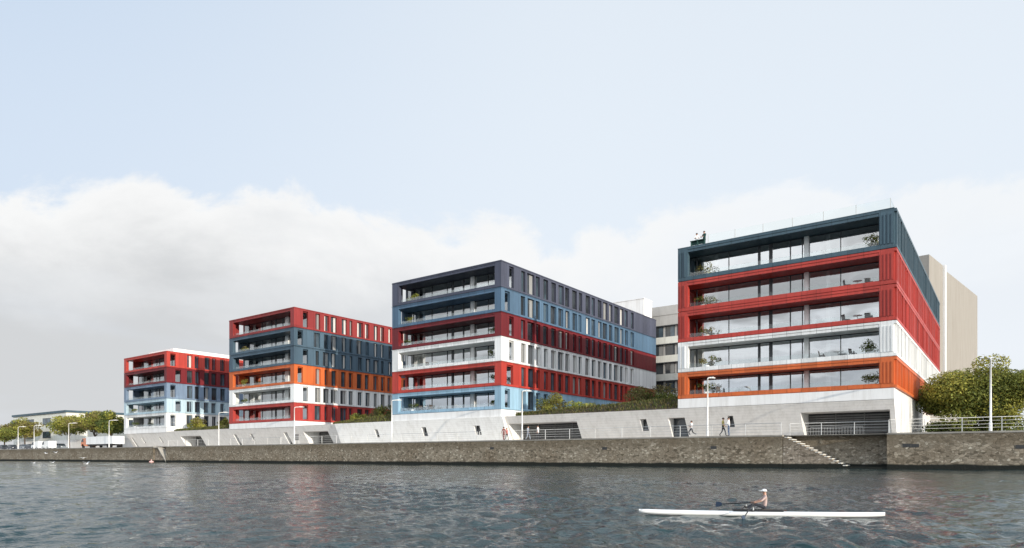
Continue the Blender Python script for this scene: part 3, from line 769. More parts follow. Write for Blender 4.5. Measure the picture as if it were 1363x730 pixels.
tree('broadleaf_tree', (xon(1317, 86), 86, 1.95), 9.1, 6.7, 'big round yellow green tree on the right in front of the beige building', 'tree', 56000, .14, ['leaf_a', 'leaf_a', 'leaf_c', 'leaf_c', 'leaf_e', 'leaf_e', 'leaf_b'], 4, trunk_h=-.12, trunk_r=.2, group='trees on the promenade')
def px_tree(px, Y, h, rad, label, seed, mats, n=8000):
    tree('broadleaf_tree', (xon(px, Y), Y, 1.95), h, rad, label, 'tree', n, .26, mats, seed, group='trees on the promenade', trunk_h=.28, trunk_r=.2)
px_tree(6, 74, 8.6, 5.4, 'olive tree cut off by the left edge of the picture', 11, ['leaf_a', 'leaf_c', 'leaf_d'])
px_tree(33, 74.5, 9.6, 5.2, 'olive green tree behind the leftmost street lamps', 12, ['leaf_a', 'leaf_d', 'leaf_c', 'leaf_c'])
px_tree(92, 74, 10.4, 5.9, 'brownish tree standing before the corner of the low pale hall', 13, ['leaf_d', 'leaf_a', 'leaf_c'])
px_tree(126, 74.5, 10.4, 5.9, 'yellow green tree behind the white truck by the low pale hall', 14, ['leaf_c', 'leaf_a', 'leaf_d'])
px_tree(148, 73.5, 9.3, 3.7, 'dark green tree close to the left end of the farthest building', 15, ['leaf_b', 'leaf_a', 'leaf_c'])

# planted banks on the podium edges between buildings
def bank(x0, x1, h0, h1, label, seed, mats):
    rnd = random.Random(seed)
    o = thing('planted_bank', ((x0+x1)/2, Y0+1.2, ZT), label, 'hedge', 'planted banks on the podium edge')
    b = MB(); ya, yb = Y0+.35, Y0+2.2
    b.raw([(x0, ya, ZT), (x1, ya, ZT), (x1, yb, ZT), (x0, yb, ZT), (x0, ya+.35, ZT+h0*.8), (x1, ya+.35, ZT+h1*.8), (x1, yb, ZT+h1*.9), (x0, yb, ZT+h0*.9)],
          [(0, 1, 5, 4), (1, 2, 6, 5), (2, 3, 7, 6), (3, 0, 4, 7), (4, 5, 6, 7)], 'soil')
    b.build('soil_bed', o)
    c = MB()
    for _ in range(int(620*(x1-x0)/4)):
        x = rnd.uniform(x0, x1); t = (x-x0)/(x1-x0); h = (h0+(h1-h0)*t)
        u = rnd.random(); y = ya+.02+.35*u if rnd.random() < .6 else rnd.uniform(ya+.3, yb); z = ZT+(h*.85*min(1, (y-ya)/.35+.05))
        hh = rnd.uniform(.1, .26); w_ = rnd.uniform(.03, .07); ang = rnd.uniform(0, 3.14); dx_, dy_ = math.cos(ang)*w_, math.sin(ang)*w_
        lx, ly = rnd.uniform(-.1, .1), rnd.uniform(-.14, .05)
        c.face([(x-dx_, y-dy_, z-.05), (x+dx_, y+dy_, z-.05), (x+dx_*.5+lx, y+dy_*.5+ly, z+hh), (x-dx_*.5+lx, y-dy_*.5+ly, z+hh)], rnd.choice(mats))
    g = c.build('grass_cover', o); g['kind'] = 'stuff'
bank(-50.6, -28.75, .35, 1.35, 'brown green planted bank between the navy topped and teal topped buildings', 1, ['leaf_d', 'leaf_b', 'grass', 'leaf_d'])
bank(-86.5, -72.65, .2, 1.25, 'olive planted bank between the orange banded and navy topped buildings', 2, ['leaf_a', 'leaf_d', 'grass'])
bank(-136, -115.4, .3, .75, 'low brown planted bank between the two left buildings', 3, ['leaf_d', 'leaf_b', 'grass'])
def px_shrub(px, Y, w, h, label, n, mats, seed, size=.13): shrub((xon(px, Y), Y, ZT), w, h, label, n, size, mats, seed)
px_shrub(735, 73.5, 4.4, 3.2, 'round olive shrub beside the light blue storey of the navy topped building', 2600, ['leaf_d', 'leaf_c', 'leaf_a'], 21)
px_shrub(772, 73.0, 4.6, 1.9, 'low yellow green shrub in front of the long red storey', 1900, ['leaf_e', 'leaf_c', 'leaf_c'], 22)
px_shrub(862, 76, 6.6, 4.1, 'largest brownish shrub left of the orange storey of the right building', 4200, ['leaf_d', 'leaf_d', 'leaf_a', 'leaf_b'], 23)
px_shrub(890, 74, 3.4, 2.6, 'bright green shrub tucked against the orange corner of the right building', 1700, ['leaf_a', 'leaf_e', 'leaf_b'], 24)
px_shrub(480, 73.5, 4.4, 2.0, 'yellowish low shrub in front of the red ground storey, left of the navy topped building', 1500, ['leaf_c', 'leaf_a', 'leaf_d'], 25, .17)
px_shrub(508, 73, 4.2, 3.0, 'dark green shrub beside a street lamp left of the navy topped building', 1700, ['leaf_b', 'leaf_a', 'leaf_d'], 26, .17)
px_shrub(263, 73, 5.2, 2.9, 'golden olive shrub in front of the white storey of the farthest building', 1800, ['leaf_c', 'leaf_d', 'leaf_c'], 27, .2)
px_shrub(299, 73, 2.6, 2.6, 'small golden shrub left of the brick red corner of the orange banded building', 900, ['leaf_c', 'leaf_d', 'leaf_a'], 28, .2)

shrub((xon(1262, 84), 84, 1.95), 4.6, 2.1, 'dark green shrub under the left side of the big tree behind the railing', 2600, .13, ['leaf_b', 'leaf_b', 'leaf_a'], 31, group='shrubs under the big tree')
shrub((xon(1296, 87), 87, 1.95), 5.0, 2.0, 'dark green shrub under the middle of the big tree behind the railing', 2600, .13, ['leaf_b', 'leaf_a', 'leaf_d'], 32, group='shrubs under the big tree')
# potted plants in the loggias
def potted(x, z, w, h, label, mats, seed, y=Y0+1.3, n=260, trailing=False):
    rnd = random.Random(seed); o = thing('potted_plant', (x, y, z), label, 'plant', 'potted plants in the loggias')
    b = MB(); b.tube([(x, y, z), (x, y, z+.42), (x, y, z+.44)], [.20, .27, .25], 'pot', 12); b.build('pot', o)
    t = MB(); blobs = []
    for k in range(6):
        c = Vector((x+rnd.uniform(-.4, .4)*w, y+rnd.uniform(-.25, .25), z+.44+h*rnd.uniform(.25, .8))); blobs.append((c, (w*.24, .3, h*.26)))
        t.tube([(x, y, z+.42), c], [.02, .008], 'bark', 4)
    t.build('stem', o)
    c = MB(); leaves(c, blobs, n, .10, mats, rnd); c.build('foliage', o)
fz4 = [l+.28 for l in (18.78, 15.54, 12.28, 9.05, 6.22)]
G1 = ['leaf_b', 'leaf_a', 'leaf_b']; G2 = ['leaf_c', 'leaf_d', 'leaf_a']
potted(-26.2, fz4[0], 2.1, 1.3, 'wide olive potted plant at left end of the teal top loggia', G2, 1)
potted(-26.4, fz4[1], 2.1, 1.1, 'dark potted plant at left end of the upper red loggia of the right building', G1, 2)
potted(-26.0, fz4[2], 1.7, 1.0, 'low pale potted plant at left end of the lower red loggia of the right building', ['leaf_a', 'leaf_d'], 3)
potted(-26.0, fz4[3], 1.6, 1.1, 'olive potted plant at left end of the white loggia of the right building', G2, 4)
potted(-26.1, fz4[4], 1.8, 1.0, 'green potted plant at left end of the orange loggia, behind the street lamp', G1, 5)
potted(-10.4, fz4[0], 1.7, 1.3, 'leafy potted plant at right end of the teal top loggia', ['leaf_a', 'leaf_b', 'leaf_c'], 6)
potted(-10.3, fz4[3], 1.8, 1.3, 'dark leafy potted plant at right end of the white loggia of the right building', ['leaf_b', 'leaf_b', 'leaf_a'], 7)
potted(-10.3, fz4[4], 1.9, 1.2, 'dark leafy potted plant at right end of the orange loggia of the right building', ['leaf_b', 'leaf_a'], 8)
potted(-69.6, 21.9+.28, 2.4, 1.1, 'yellow green potted plant at left end of the navy top loggia', ['leaf_c', 'leaf_e'], 9)
potted(-70.4, 18.73+.28, 1.6, .9, 'olive potted plant at left end of the steel blue loggia', G2, 10)
potted(-70.6, 15.59+.28, 1.9, .8, 'low dark potted plant at left end of the dark red loggia', G1, 11)
potted(-54.8, 15.59+.28, 1.2, .9, 'small dark potted plant at right end of the dark red loggia', G1, 12)
potted(-55.0, 12.36+.28, 1.3, 1.4, 'tall potted plant at right end of the white loggia of the navy topped building', G1, 13)
potted(-54.7, 9.2+.28, 1.2, 1.0, 'dark potted plant at right end of the red loggia of the navy topped building', ['leaf_b'], 14)
potted(-69.8, 6.16+.28, 2.2, .9, 'wide potted plant at left end of the light blue loggia', G1, 15)
potted(-54.8, 6.16+.28, 1.4, .7, 'low potted plant at right end of the light blue loggia', ['leaf_b'], 16)
potted(-112.8, 12.24+.28, 2.2, 1.2, 'bright potted plant at left end of the orange loggia, second building from left', ['leaf_e', 'leaf_c'], 17)
potted(-112.6, 9.13+.28, 2.0, .9, 'green potted plant at left end of the white loggia, second building from left', G1, 18)
potted(-112.4, 18.56+.28, 2.2, .9, 'olive potted plant at left end of the upper slate blue loggia', G2, 19)
potted(-154.8, 6.03+.28, 2.4, .9, 'dark potted plant at left end of the white loggia of the farthest building', G1, 20)
potted(-154.6, 9.09+.28, 2.4, .9, 'pale potted plant at left end of the pale blue loggia of the farthest building', ['leaf_a', 'leaf_e'], 21)

# loggia furniture: one chair and one table, then copies
ch = thing('outdoor_chair', (-12.2, Y0+1.2, fz4[3]), '', 'chair', 'chairs in the loggias')
b = MB(); b.box(-.25, .25, -.25, .25, .42, .47, 'wood'); b.build('seat', ch, True)
b = MB(); b.prism([(.20, .47), (.25, .47), (.33, .92), (.29, .92)], 'x', -.25, .25, 'wood'); b.build('backrest', ch, True)
for sx in (-.22, .22):
    for sy in (-.22, .22):
        b = MB(); b.box(sx-.02, sx+.02, sy-.02, sy+.02, 0, .42, 'wood'); b.build('leg', ch, True)
tb = thing('outdoor_table', (-13.4, Y0+1.2, fz4[3]), '', 'table', 'tables in the loggias')
b = MB(); b.tube([(0, 0, .70), (0, 0, .74)], .42, 'pot', 16); b.build('tabletop', tb, True)
b = MB(); b.tube([(0, 0, .03), (0, 0, .70)], .035, 'steel', 8); b.build('pillar', tb, True)
b = MB(); b.tube([(0, 0, 0), (0, 0, .03)], .26, 'steel', 12); b.build('base', tb, True)
CH = [(-11.9, fz4[3], 1.2, 'dark chair right of the table in the white loggia of the right building'),
      (-14.6, fz4[3], 1.6, 'dark chair left of the table in the white loggia of the right building'),
      (-10.6, fz4[1], .4, 'dark chair at right end of the upper red loggia'),
      (-12.4, fz4[1], 2.0, 'dark chair left of its twin in the upper red loggia'),
      (-10.6, fz4[2], .4, 'dark chair at right end of the lower red loggia'),
      (-12.5, fz4[2], 2.3, 'dark chair left of its twin in the lower red loggia'),
      (-24.6, fz4[4], 1.0, 'dark chair beside the potted plant in the orange loggia of the right building'),
      (-68.0, 6.44, 1.2, 'dark chair beside the table in the light blue loggia'),
      (-66.2, 6.44, 4.2, 'dark chair farther right in the light blue loggia'),
      (-66.8, 12.64, .8, 'dark chair in the left half of the white loggia of the navy topped building'),
      (-108.6, 9.41, .8, 'dark chair in the white loggia of the second building from left'),
      (-100.8, 12.52, .8, 'dark chair in the orange loggia of the second building from left')]
for i, (x, z, rz, lb) in enumerate(CH):
    o = ch if i == 0 else copy_tree(ch); o.location = (x, Y0+1.3, z); o.rotation_euler = (0, 0, rz); o['label'] = lb
TB = [(-13.2, fz4[3], 'round white table between two chairs in the white loggia of the right building'),
      (-11.5, fz4[1], 'round white table between the chairs of the upper red loggia'),
      (-11.5, fz4[2], 'round white table between the chairs of the lower red loggia'),
      (-67.1, 6.44, 'round white table in the light blue loggia'),
      (-65.4, 12.64, 'round white table in the white loggia of the navy topped building')]
for i, (x, z, lb) in enumerate(TB):
    o = tb if i == 0 else copy_tree(tb); o.location = (x, Y0+1.3, z); o['label'] = lb

# ------------------------------------------------------------------ street lamps
lp = thing('street_lamp', (0, 0, 0), '', 'lamp', 'street lamps along the promenade')
b = MB(); b.tube([(0, 0, 0), (0, 0, .7), (0, 0, .72), (0, 0, 5.62)], [.12, .115, .085, .062], 'lampmetal', 10); b.build('pole', lp, True)
b = MB(); b.tube([(0, 0, 5.6), (0, .12, 5.74), (0, .35, 5.80), (0, .95, 5.84)], .045, 'lampmetal', 8); b.build('arm', lp, True)
b = MB(); b.prism([(.85, 5.80), (1.75, 5.86), (1.78, 5.90), (1.2, 5.95), (.85, 5.92)], 'x', -.16, .16, 'lampmetal'); hd = b.build('lamp_head', lp, True)
b = MB(); b.prism([(.95, 5.79), (1.65, 5.838), (1.65, 5.852), (.95, 5.806)], 'x', -.12, .12, 'lens'); b.build('lens', hd, True)
LP = [(-1.2, 'tall pale street lamp in front of the big tree on the right'), (-23.8, 'pale street lamp in front of the orange storey of the right building'),
      (-46.1, 'pale street lamp in front of the garage next to two walkers'), (-68.0, 'pale street lamp at the left edge of the navy topped building'),
      (-89.7, 'pale street lamp in front of the brick red ground storey'), (-111.2, 'pale street lamp between the two left buildings'),
      (-153.7, 'pale street lamp behind the white truck'), (-174.3, 'pale street lamp in front of the brownish tree'),
      (-195.0, 'second street lamp from the left edge'), (-205.7, 'leftmost street lamp at the left edge')]
for i, (x, lb) in enumerate(LP):
    o = lp if i == 0 else copy_tree(lp); o.location = (x, QUAY+1.05, GROUND); o['label'] = lb

# ------------------------------------------------------------------ buildings behind
bb = thing('background_building', (-44, 132, 1.95), 'grey beige block with ribbon windows between the navy topped and teal topped buildings', 'building')
X0b, X1b, Yb = xon(873, 125)-8, -24, 125
Fb = dep(-50, 125); pz = 3.62; zr = (HOR-403.5)*Fb/FPX
b = MB(); b.box(X0b, X1b, Yb, Yb+14, 1.94, zr-1.8, 'grey_f'); b.build('wall', bb)
b = MB(); b.box(X0b-.05, X1b, Yb-.1, Yb+14, zr-1.79, zr, 'grey_f'); b.build('roof_storey', bb)
for k in range(7):
    zt_ = zr-4.0-k*pz
    b = MB(); b.box(X0b, X1b, Yb-.35, Yb-.001, zt_-3.5, zt_-2.15, 'pale_f'); b.build('spandrel', bb)
    x = X0b+.5
    while x < X1b-2:
        w = MB(); w.box(x, x+1.9, Yb-.06, Yb-.002, zt_-2.13, zt_-.06, 'mull')
        w.face([(x+.08, Yb-.062, zt_-2.05), (x+.95, Yb-.062, zt_-2.05), (x+.95, Yb-.062, zt_-.14), (x+.08, Yb-.062, zt_-.14)], 'pane')
        w.face([(x+1.0, Yb-.064, zt_-2.05), (x+1.82, Yb-.064, zt_-2.05), (x+1.82, Yb-.064, zt_-.14), (x+1.0, Yb-.064, zt_-.14)], random.choice(['pane_b', 'blind', 'pane']))
        w.build('window', bb); x += 2.4
    b = MB(); b.box(X0b, X1b, Yb-.5, Yb-.001, zt_-.05, zt_+.12, 'mull'); b.build('ledge', bb)
xc = xon(857, 118)
b = MB(); Fw = dep(xc, 118); zw = (HOR-397.6)*Fw/FPX
wb = thing('white_tower', (xc-5, 120, 1.95), 'plain white block rising behind the far end of the navy topped building', 'building')
b.box(xc-12, xc, 118, 121.6, 1.94, zw, 'whitewall'); b.build('wall', wb)
b = MB(); b.box(xc-12.1, xc+.1, 117.9, 121.7, zw, zw+.12, 'whitewall'); b.build('roof', wb)
# beige building on the right
A = spot(1248, 106, 352); Bp = spot(1301, 127, 392)
be = thing('beige_building', (A.x, A.y, 1.95), 'windowless beige rendered building rising behind the big tree on the right', 'building')
d = Vector((Bp.x-A.x, Bp.y-A.y, 0)); dl = d.length; d.normalize(); nrm = Vector((-d.y, d.x, 0))
if nrm.dot(Vector((-SY_, CY_, 0))) < 0: nrm = -nrm
zt_ = A.z
def obox(b, o, d, n, u0, u1, w0, w1, z0, z1, m):
    P = lambda u, w, z: (o.x+d.x*u+n.x*w, o.y+d.y*u+n.y*w, z)
    vs = [P(u, w, z) for z in (z0, z1) for w in (w0, w1) for u in (u0, u1)]
    b.raw(vs, [(0,2,3,1), (4,5,7,6), (0,1,5,4), (2,6,7,3), (0,4,6,2), (1,3,7,5)], m)
b = MB(); obox(b, A, d, nrm, 0, dl, 0, 18, 1.94, zt_, 'beige'); b.build('wall', be)
b = MB(); obox(b, A, d, nrm, -.9, -.02, -1.2, 10, 1.94, zt_-.5, 'whitewall'); b.build('sunlit_return', be)  # stands for the tower's sunlit return, its light put into the white
b = MB(); obox(b, A, d, nrm, -9, -.92, -.9, 9, 1.94, zt_-.55, 'beige'); b.build('stair_tower', be)
for k in range(4):
    z = zt_-4.5-k*4.3
    b = MB(); obox(b, A, d, nrm, dl+.01, dl+1.2, .3, 2.6, z-2.4, z-2.2, 'beige'); obox(b, A, d, nrm, dl+.01, dl+.25, .3, 2.6, z-2.19, z, 'pane'); obox(b, A, d, nrm, dl+1.1, dl+1.2, .3, 2.6, z-2.19, z-1.3, 'mull')
    b.build('balcony', be)
b = MB(); obox(b, A, d, nrm, dl+.01, dl+.06, 2.8, 17, 2, zt_-.5, 'whitewall'); b.build('side_facade', be)
# low pale hall far left
hx = xon(88, 80); Fh = dep(hx, 80); zh = (HOR-549)*Fh/FPX
lh = thing('low_hall', (hx-20, 95, 1.95), 'low pale hall with flat dark roof edge behind the trees on the left', 'building')
b = MB(); hl = xon(18, 80); b.box(hl, hx, 80, 140, 1.94, zh, 'pale_f'); b.build('wall', lh)
b = MB(); b.box(hl-.3, hx+.4, 79.6, 140.4, zh, zh+.6, 'teal'); b.build('roof', lh)
for (xa_, za, zb_) in ((-11, 9.6, 11.6), (-24, 9.6, 11.6), (-37, 9.6, 11.6), (-11, 5.6, 7.6), (-24, 5.6, 7.6)):
    b = MB(); b.box(hx+xa_-6, hx+xa_, 79.94, 80.05, za, zb_, 'mull'); b.box(hx+xa_-5.8, hx+xa_-.2, 79.92, 79.938, za+.2, zb_-.2, 'pane_b'); b.build('window', lh)
for yy in (84, 96, 108, 120, 130):
    b = MB(); b.box(hx-.05, hx+.06, yy, yy+5, 9.4, 11.4, 'mull'); b.box(hx+.062, hx+.075, yy+.2, yy+4.8, 9.6, 11.2, 'pane_b'); b.build('window', lh)
b = MB(); b.box(-245, -162, 76.5, 76.9, 1.94, 4.6, 'podium'); o = b.build('boundary_wall'); tag(o, 'plain grey boundary wall behind the white truck and the left trees', 'wall')
b = MB(); b.box(-275, -268, 100, 130, 1.94, 14.4, 'pale_f'); b.box(-275.3, -267.7, 99.7, 130.3, 14.4, 14.8, 'grey_f'); b.box(-340, -276, 130, 160, 1.94, 12.5, 'whitewall')
for k in range(5): b.box(-274.5+1.3*k, -273.6+1.3*k, 99.96, 100.02, 9.5, 11.5, 'pane')
o = b.build('pale_warehouse'); tag(o, 'pale warehouse at the left edge beyond the trees', 'building')
# buildings across the road beyond the right tree: low hedge and wall
b = MB(); b.box(2, 60, 118, 118.4, 1.94, 4.4, 'whitewall'); b.box(2, 60, 117.95, 118.45, 4.4, 4.55, 'coping'); o = b.build('garden_wall'); tag(o, 'low white garden wall beyond the big tree at the right edge', 'wall')

# ------------------------------------------------------------------ vehicles
def car(x, y, rz, mat, label, van=False):
    o = thing('parked_van' if van else 'parked_car', (x, y, 1.95 if y > 76 else GROUND), label, 'van' if van else 'car', 'vehicles parked on the left quay', rz)
    b = MB()
    prof = [(-2.2, .28), (2.15, .28), (2.2, .65), (1.9, .82), (1.0, .92), (-1.7, .95), (-2.2, .85)] if not van else [(-2.4, .3), (2.3, .3), (2.4, .8), (2.1, 1.05), (1.5, 1.9), (-2.35, 2.0), (-2.42, .9)]
    b.prism(prof, 'y', -.85, .85, mat); b.build('body', o, True, .05)
    b = MB()
    if van: b.prism([(1.5, 1.1), (2.02, 1.1), (1.48, 1.82), (.6, 1.84), (.6, 1.1)], 'y', -.865, .865, 'pane')
    else: b.prism([(.95, .925), (.35, 1.42), (-1.1, 1.45), (-1.75, .96)], 'y', -.72, .72, 'pane')
    b.build('windows', o, True)
    if not van:
        b = MB(); b.prism([(.38, 1.425), (.30, 1.47), (-1.08, 1.5), (-1.14, 1.455)], 'y', -.70, .70, mat); b.build('roof', o, True)
    for wx in (-1.35, 1.35):
        for wy in (-.86, .66):
            b = MB(); b.tube([(wx, wy, .32), (wx, wy+.2, .32)], .32, 'tyre', 16); w = b.build('wheel', o, True)
            b = MB(); b.tube([(wx, wy-.005, .32), (wx, wy+.205, .32)], .19, 'steel', 12); b.build('rim', w, True)
    for wy in (-.6, .6):
        b = MB(); b.ell((2.2 if not van else 2.38, wy, .66), (.05, .16, .08), 'pot', 8, 6); b.build('headlight', o, True)
for px, mt, lb in ((4, 'car_dark', 'dark car at the extreme left edge of the quay'), (17, 'car_dark', 'dark car left of the leftmost street lamp'), (31, 'car_grey', 'grey car right of the leftmost street lamp'), (41, 'car_dark', 'dark car nearest the two white vehicles')):
    car(xon(px, 70), 70, random.choice((0, math.pi)), mt, lb)
car(xon(51, 67.5), 67.5, math.pi, 'car_white', 'white van under the second street lamp, left of its twin', True)
car(xon(65, 67.5), 67.5, math.pi, 'car_white', 'white van right of its twin on the left quay', True)
car(xon(81, 71), 71, 0, 'car_grey', 'grey car between the white vans and the brownish tree')
x0, x1 = xon(119, 67.3), xon(158, 67.3)
tk = thing('box_truck', ((x0+x1)/2, 67.3, GROUND), 'long white box truck with faded orange cab parked below the left trees', 'truck')
b = MB(); b.box(x0+1.2, x1, 66.1, 68.5, GROUND+.85, GROUND+2.55, 'car_white'); b.build('cargo_box', tk, bevel=.04)
b = MB(); b.prism([(x0-1.6, GROUND+.5), (x0+1.0, GROUND+.5), (x0+1.0, GROUND+2.3), (x0-1.0, GROUND+2.25), (x0-1.6, GROUND+1.4)], 'y', 66.15, 68.45, 'cab_red'); cb = b.build('cab', tk, bevel=.05)
b = MB(); b.prism([(x0-1.5, GROUND+1.45), (x0-.2, GROUND+1.45), (x0-.2, GROUND+2.1), (x0-1.0, GROUND+2.1)], 'y', 66.13, 68.47, 'pane'); b.build('window', cb)
b = MB(); b.box(x0+1.0, x1-.2, 66.7, 67.9, GROUND+.55, GROUND+.84, 'mull'); b.build('chassis', tk)
for wx in (x0-.6, x0+3.5, x1-2.6, x1-1.3):
    for wy in (66.15, 68.2):
        b = MB(); b.tube([(wx, wy, GROUND+.5), (wx, wy+.28, GROUND+.5)], .5, 'tyre', 16); b.build('wheel', tk)

# ------------------------------------------------------------------ people
def skin_mesh(J, E, root):
    me = bpy.data.meshes.new('sk'); names = list(J)
    me.from_pydata([J[n][0] for n in names], [(names.index(a), names.index(c)) for a, c, _ in E], [])
    o = bpy.data.objects.new('sk', me); COL.objects.link(o)
    md = o.modifiers.new('s', 'SKIN'); md.use_smooth_shade = True
    sv = me.skin_vertices[0].data
    for i, n in enumerate(names):
        sv[i].radius = (J[n][1], J[n][1]); sv[i].use_root = (n == root)
    ss = o.modifiers.new('u', 'SUBSURF'); ss.levels = 1; ss.render_levels = 1
    dg = bpy.context.evaluated_depsgraph_get(); ev = o.evaluated_get(dg)
    m2 = ev.to_mesh(); vs = [tuple(v.co) for v in m2.vertices]; fs = [tuple(p.vertices) for p in m2.polygons]
    ev.to_mesh_clear(); bpy.data.objects.remove(o); bpy.data.meshes.remove(me)
    return vs, fs
BASE = dict(pelvis=(0, 0, .96), spine=(0, .01, 1.14), chest=(0, .01, 1.36), neck=(0, 0, 1.51), head=(0, -.025, 1.62), crown=(0, -.01, 1.70))
for s, k in (('L', 1), ('R', -1)):
    BASE.update({'sh'+s: (.185*k, .01, 1.42), 'el'+s: (.24*k, .04, 1.14), 'wr'+s: (.245*k, -.05, .90), 'ha'+s: (.24*k, -.08, .82),
                 'hip'+s: (.095*k, 0, .90), 'kn'+s: (.105*k, -.015, .50), 'an'+s: (.105*k, .03, .10), 'to'+s: (.12*k, -.14, .045)})
RAD = dict(pelvis=.135, spine=.12, chest=.14, neck=.058, head=.098, crown=.078, sh=.062, el=.044, wr=.031, ha=.036, hip=.088, kn=.058, an=.042, to=.04)
def person(label, loc, rz, top, legs, shoe='shoe', pose={}, sc=1.0, sleeves=False, hair='hair', cap=None, group='people on the promenade', h=1.75):
    J = dict(BASE); J.update(pose)
    JJ = {n: (J[n], RAD.get(n, RAD.get(n[:-1]))) for n in J}
    E = [('pelvis', 'spine', top), ('spine', 'chest', top), ('chest', 'neck', top), ('neck', 'head', 'skin'), ('head', 'crown', 'skin')]
    for s in 'LR':
        E += [('chest', 'sh'+s, top), ('sh'+s, 'el'+s, top), ('el'+s, 'wr'+s, top if sleeves else 'skin'), ('wr'+s, 'ha'+s, 'skin'),
              ('pelvis', 'hip'+s, legs), ('hip'+s, 'kn'+s, legs), ('kn'+s, 'an'+s, legs), ('an'+s, 'to'+s, shoe)]
    vs, fs = skin_mesh(JJ, E, 'pelvis')
    o = thing('person', loc, label, 'person', group, rz, sc)
    b = MB(); b.v = list(vs)
    for f in fs:
        c = sum((Vector(vs[i]) for i in f), Vector())/len(f); best = None
        for a, e, m in E:
            p, q = Vector(J[a]), Vector(J[e]); t = max(0, min(1, (c-p).dot(q-p)/max(1e-6, (q-p).length_squared)))
            dd = (c-p-(q-p)*t).length-(JJ[a][1]*(1-t)+JJ[e][1]*t)
            if best is None or dd < best[0]: best = (dd, m)
        b.f.append(f); b.m.append(b.mi(best[1])); b.smooth.append(True)
    for s, k in (('L', 1), ('R', -1)):                       # four fingers and a thumb
        w, hnd = Vector(J['wr'+s]), Vector(J['ha'+s]); d_ = (hnd-w).normalized(); side_ = d_.cross(Vector((k, .3, .2))).normalized()
        inw = d_.cross(side_).normalized()*k
        for i in range(4):
            p0 = hnd+side_*(i-1.5)*.02; ln = (.075, .085, .08, .062)[i]
            b.tube([p0, p0+d_*ln*.5+inw*.008, p0+d_*ln*.85+inw*.028, p0+d_*ln+inw*.045], [.010, .0095, .0085, .006], 'skin', 6)
        p0 = w+d_*.035+side_*.03
        b.tube([p0, p0+side_*.03+d_*.02, p0+side_*.035+d_*.05+inw*.02], [.012, .011, .008], 'skin', 6)
    hd_ = Vector(J['head']); up = (Vector(J['crown'])-Vector(J['neck'])).normalized(); fw = Vector((0, -1, 0))
    b.ell(hd_+fw*.095-up*.005, (.013, .022, .022), 'skin', 8, 6)
    for k in (-1, 1):
        b.ell(hd_+fw*.083+Vector((.033*k, 0, 0))+up*.022, (.011, .008, .008), 'hair', 6, 4)
        b.ell(hd_+Vector((.095*k, .01, 0)), (.012, .025, .033), 'skin', 6, 5)
    b.ell(hd_+fw*.086-up*.045, (.022, .007, .006), 'c_wine', 6, 4)
    b.build('body', o, True)
    hb = MB(); hb.ell(hd_+up*.045+Vector((0, .018, 0)), (.108, .118, .10), hair, 14, 8, 0, .60); hb.build('hair', o, True)
    if cap:
        cb_ = MB(); cb_.ell(hd_+up*.052+Vector((0, .012, 0)), (.115, .126, .102), cap, 14, 6, 0, .52)
        cb_.ell(hd_+up*.062+Vector((0, -.15, 0)), (.085, .09, .014), cap, 12, 6); cb_.build('cap', o, True)
    return o
WALK = dict(knL=(.10, -.16, .52), anL=(.10, -.24, .12), toL=(.11, -.40, .08), knR=(-.10, .06, .50), anR=(-.10, .30, .16), toR=(-.11, .18, .06),
            elL=(.25, .12, 1.16), wrL=(.25, .06, .93), haL=(.25, .02, .86), elR=(-.25, -.06, 1.14), wrR=(-.24, -.24, .96), haR=(-.23, -.31, .93))
RUN = dict(WALK, knL=(.10, -.28, .58), anL=(.10, -.10, .22), toL=(.11, -.24, .16), knR=(-.10, .10, .52), anR=(-.10, .48, .34), toR=(-.11, .52, .20),
           elL=(.26, .16, 1.18), wrL=(.22, -.06, 1.10), haL=(.2, -.13, 1.12), elR=(-.26, -.06, 1.14), wrR=(-.2, -.26, 1.24), haR=(-.18, -.33, 1.28))
LEAN = dict(elL=(.26, -.10, 1.16), wrL=(.16, -.32, 1.10), haL=(.12, -.40, 1.10), elR=(-.26, -.10, 1.16), wrR=(-.16, -.32, 1.10), haR=(-.12, -.40, 1.10))
def walker(px, Y, label, rz, **kw): return person(label, (xon(px, Y), Y, GROUND), rz, **kw)
walker(962.5, 65.6, 'walker in olive yellow top and dark trousers in front of the right building', R(95), top='c_olive', legs='c_dark', pose=WALK, sc=1.06)
walker(970, 65.4, 'walker in white top and dark trousers beside the olive yellow top', R(-80), top='c_white', legs='c_blue', pose=LEAN, sc=1.07, sleeves=True)
walker(920.5, 66.5, 'runner in white shirt and dark shorts with white shoes left of the lamp', R(-90), top='c_white', legs='c_dark', shoe='shoe_w', pose=RUN, sc=.98)
walker(703, 66.3, 'walker in grey blue clothes in front of the dark garage right of the lamp', R(90), top='c_grey', legs='c_grey', pose=WALK, sleeves=True)
walker(716, 66.0, 'walker in white shirt and black trousers in front of the dark garage', R(-80), top='c_white', legs='c_dark', pose=WALK, sc=1.0)
walker(670.5, 66.5, 'walker in maroon top left of the lamp in front of the white podium', R(20), top='c_wine', legs='c_wine', pose=WALK, sc=.98, sleeves=True)
walker(674.5, 67.2, 'walker in pale red top close behind the maroon top', R(80), top='c_red', legs='c_dark', pose=WALK, sc=.95)
person('person in white shirt standing at left corner of the roof terrace', (-26.9, Y0+.75, 22.18), R(30), 'c_white', 'c_green', pose=LEAN, group='people on the roof terrace', sc=.98)
person('person in dark green top standing right of the white shirt on the roof terrace', (-26.1, Y0+.8, 22.18), R(-20), 'c_green', 'c_dark', pose=LEAN, group='people on the roof terrace', sleeves=True, sc=1.03)
b = MB(); b.box(-27.5, -25.85, Y0+.36, Y0+.62, 22.98, 23.05, 'c_green')
for x in (-27.4, -26.7, -25.95): b.box(x-.05, x+.05, Y0+.40, Y0+.58, 22.19, 22.98, 'c_green')
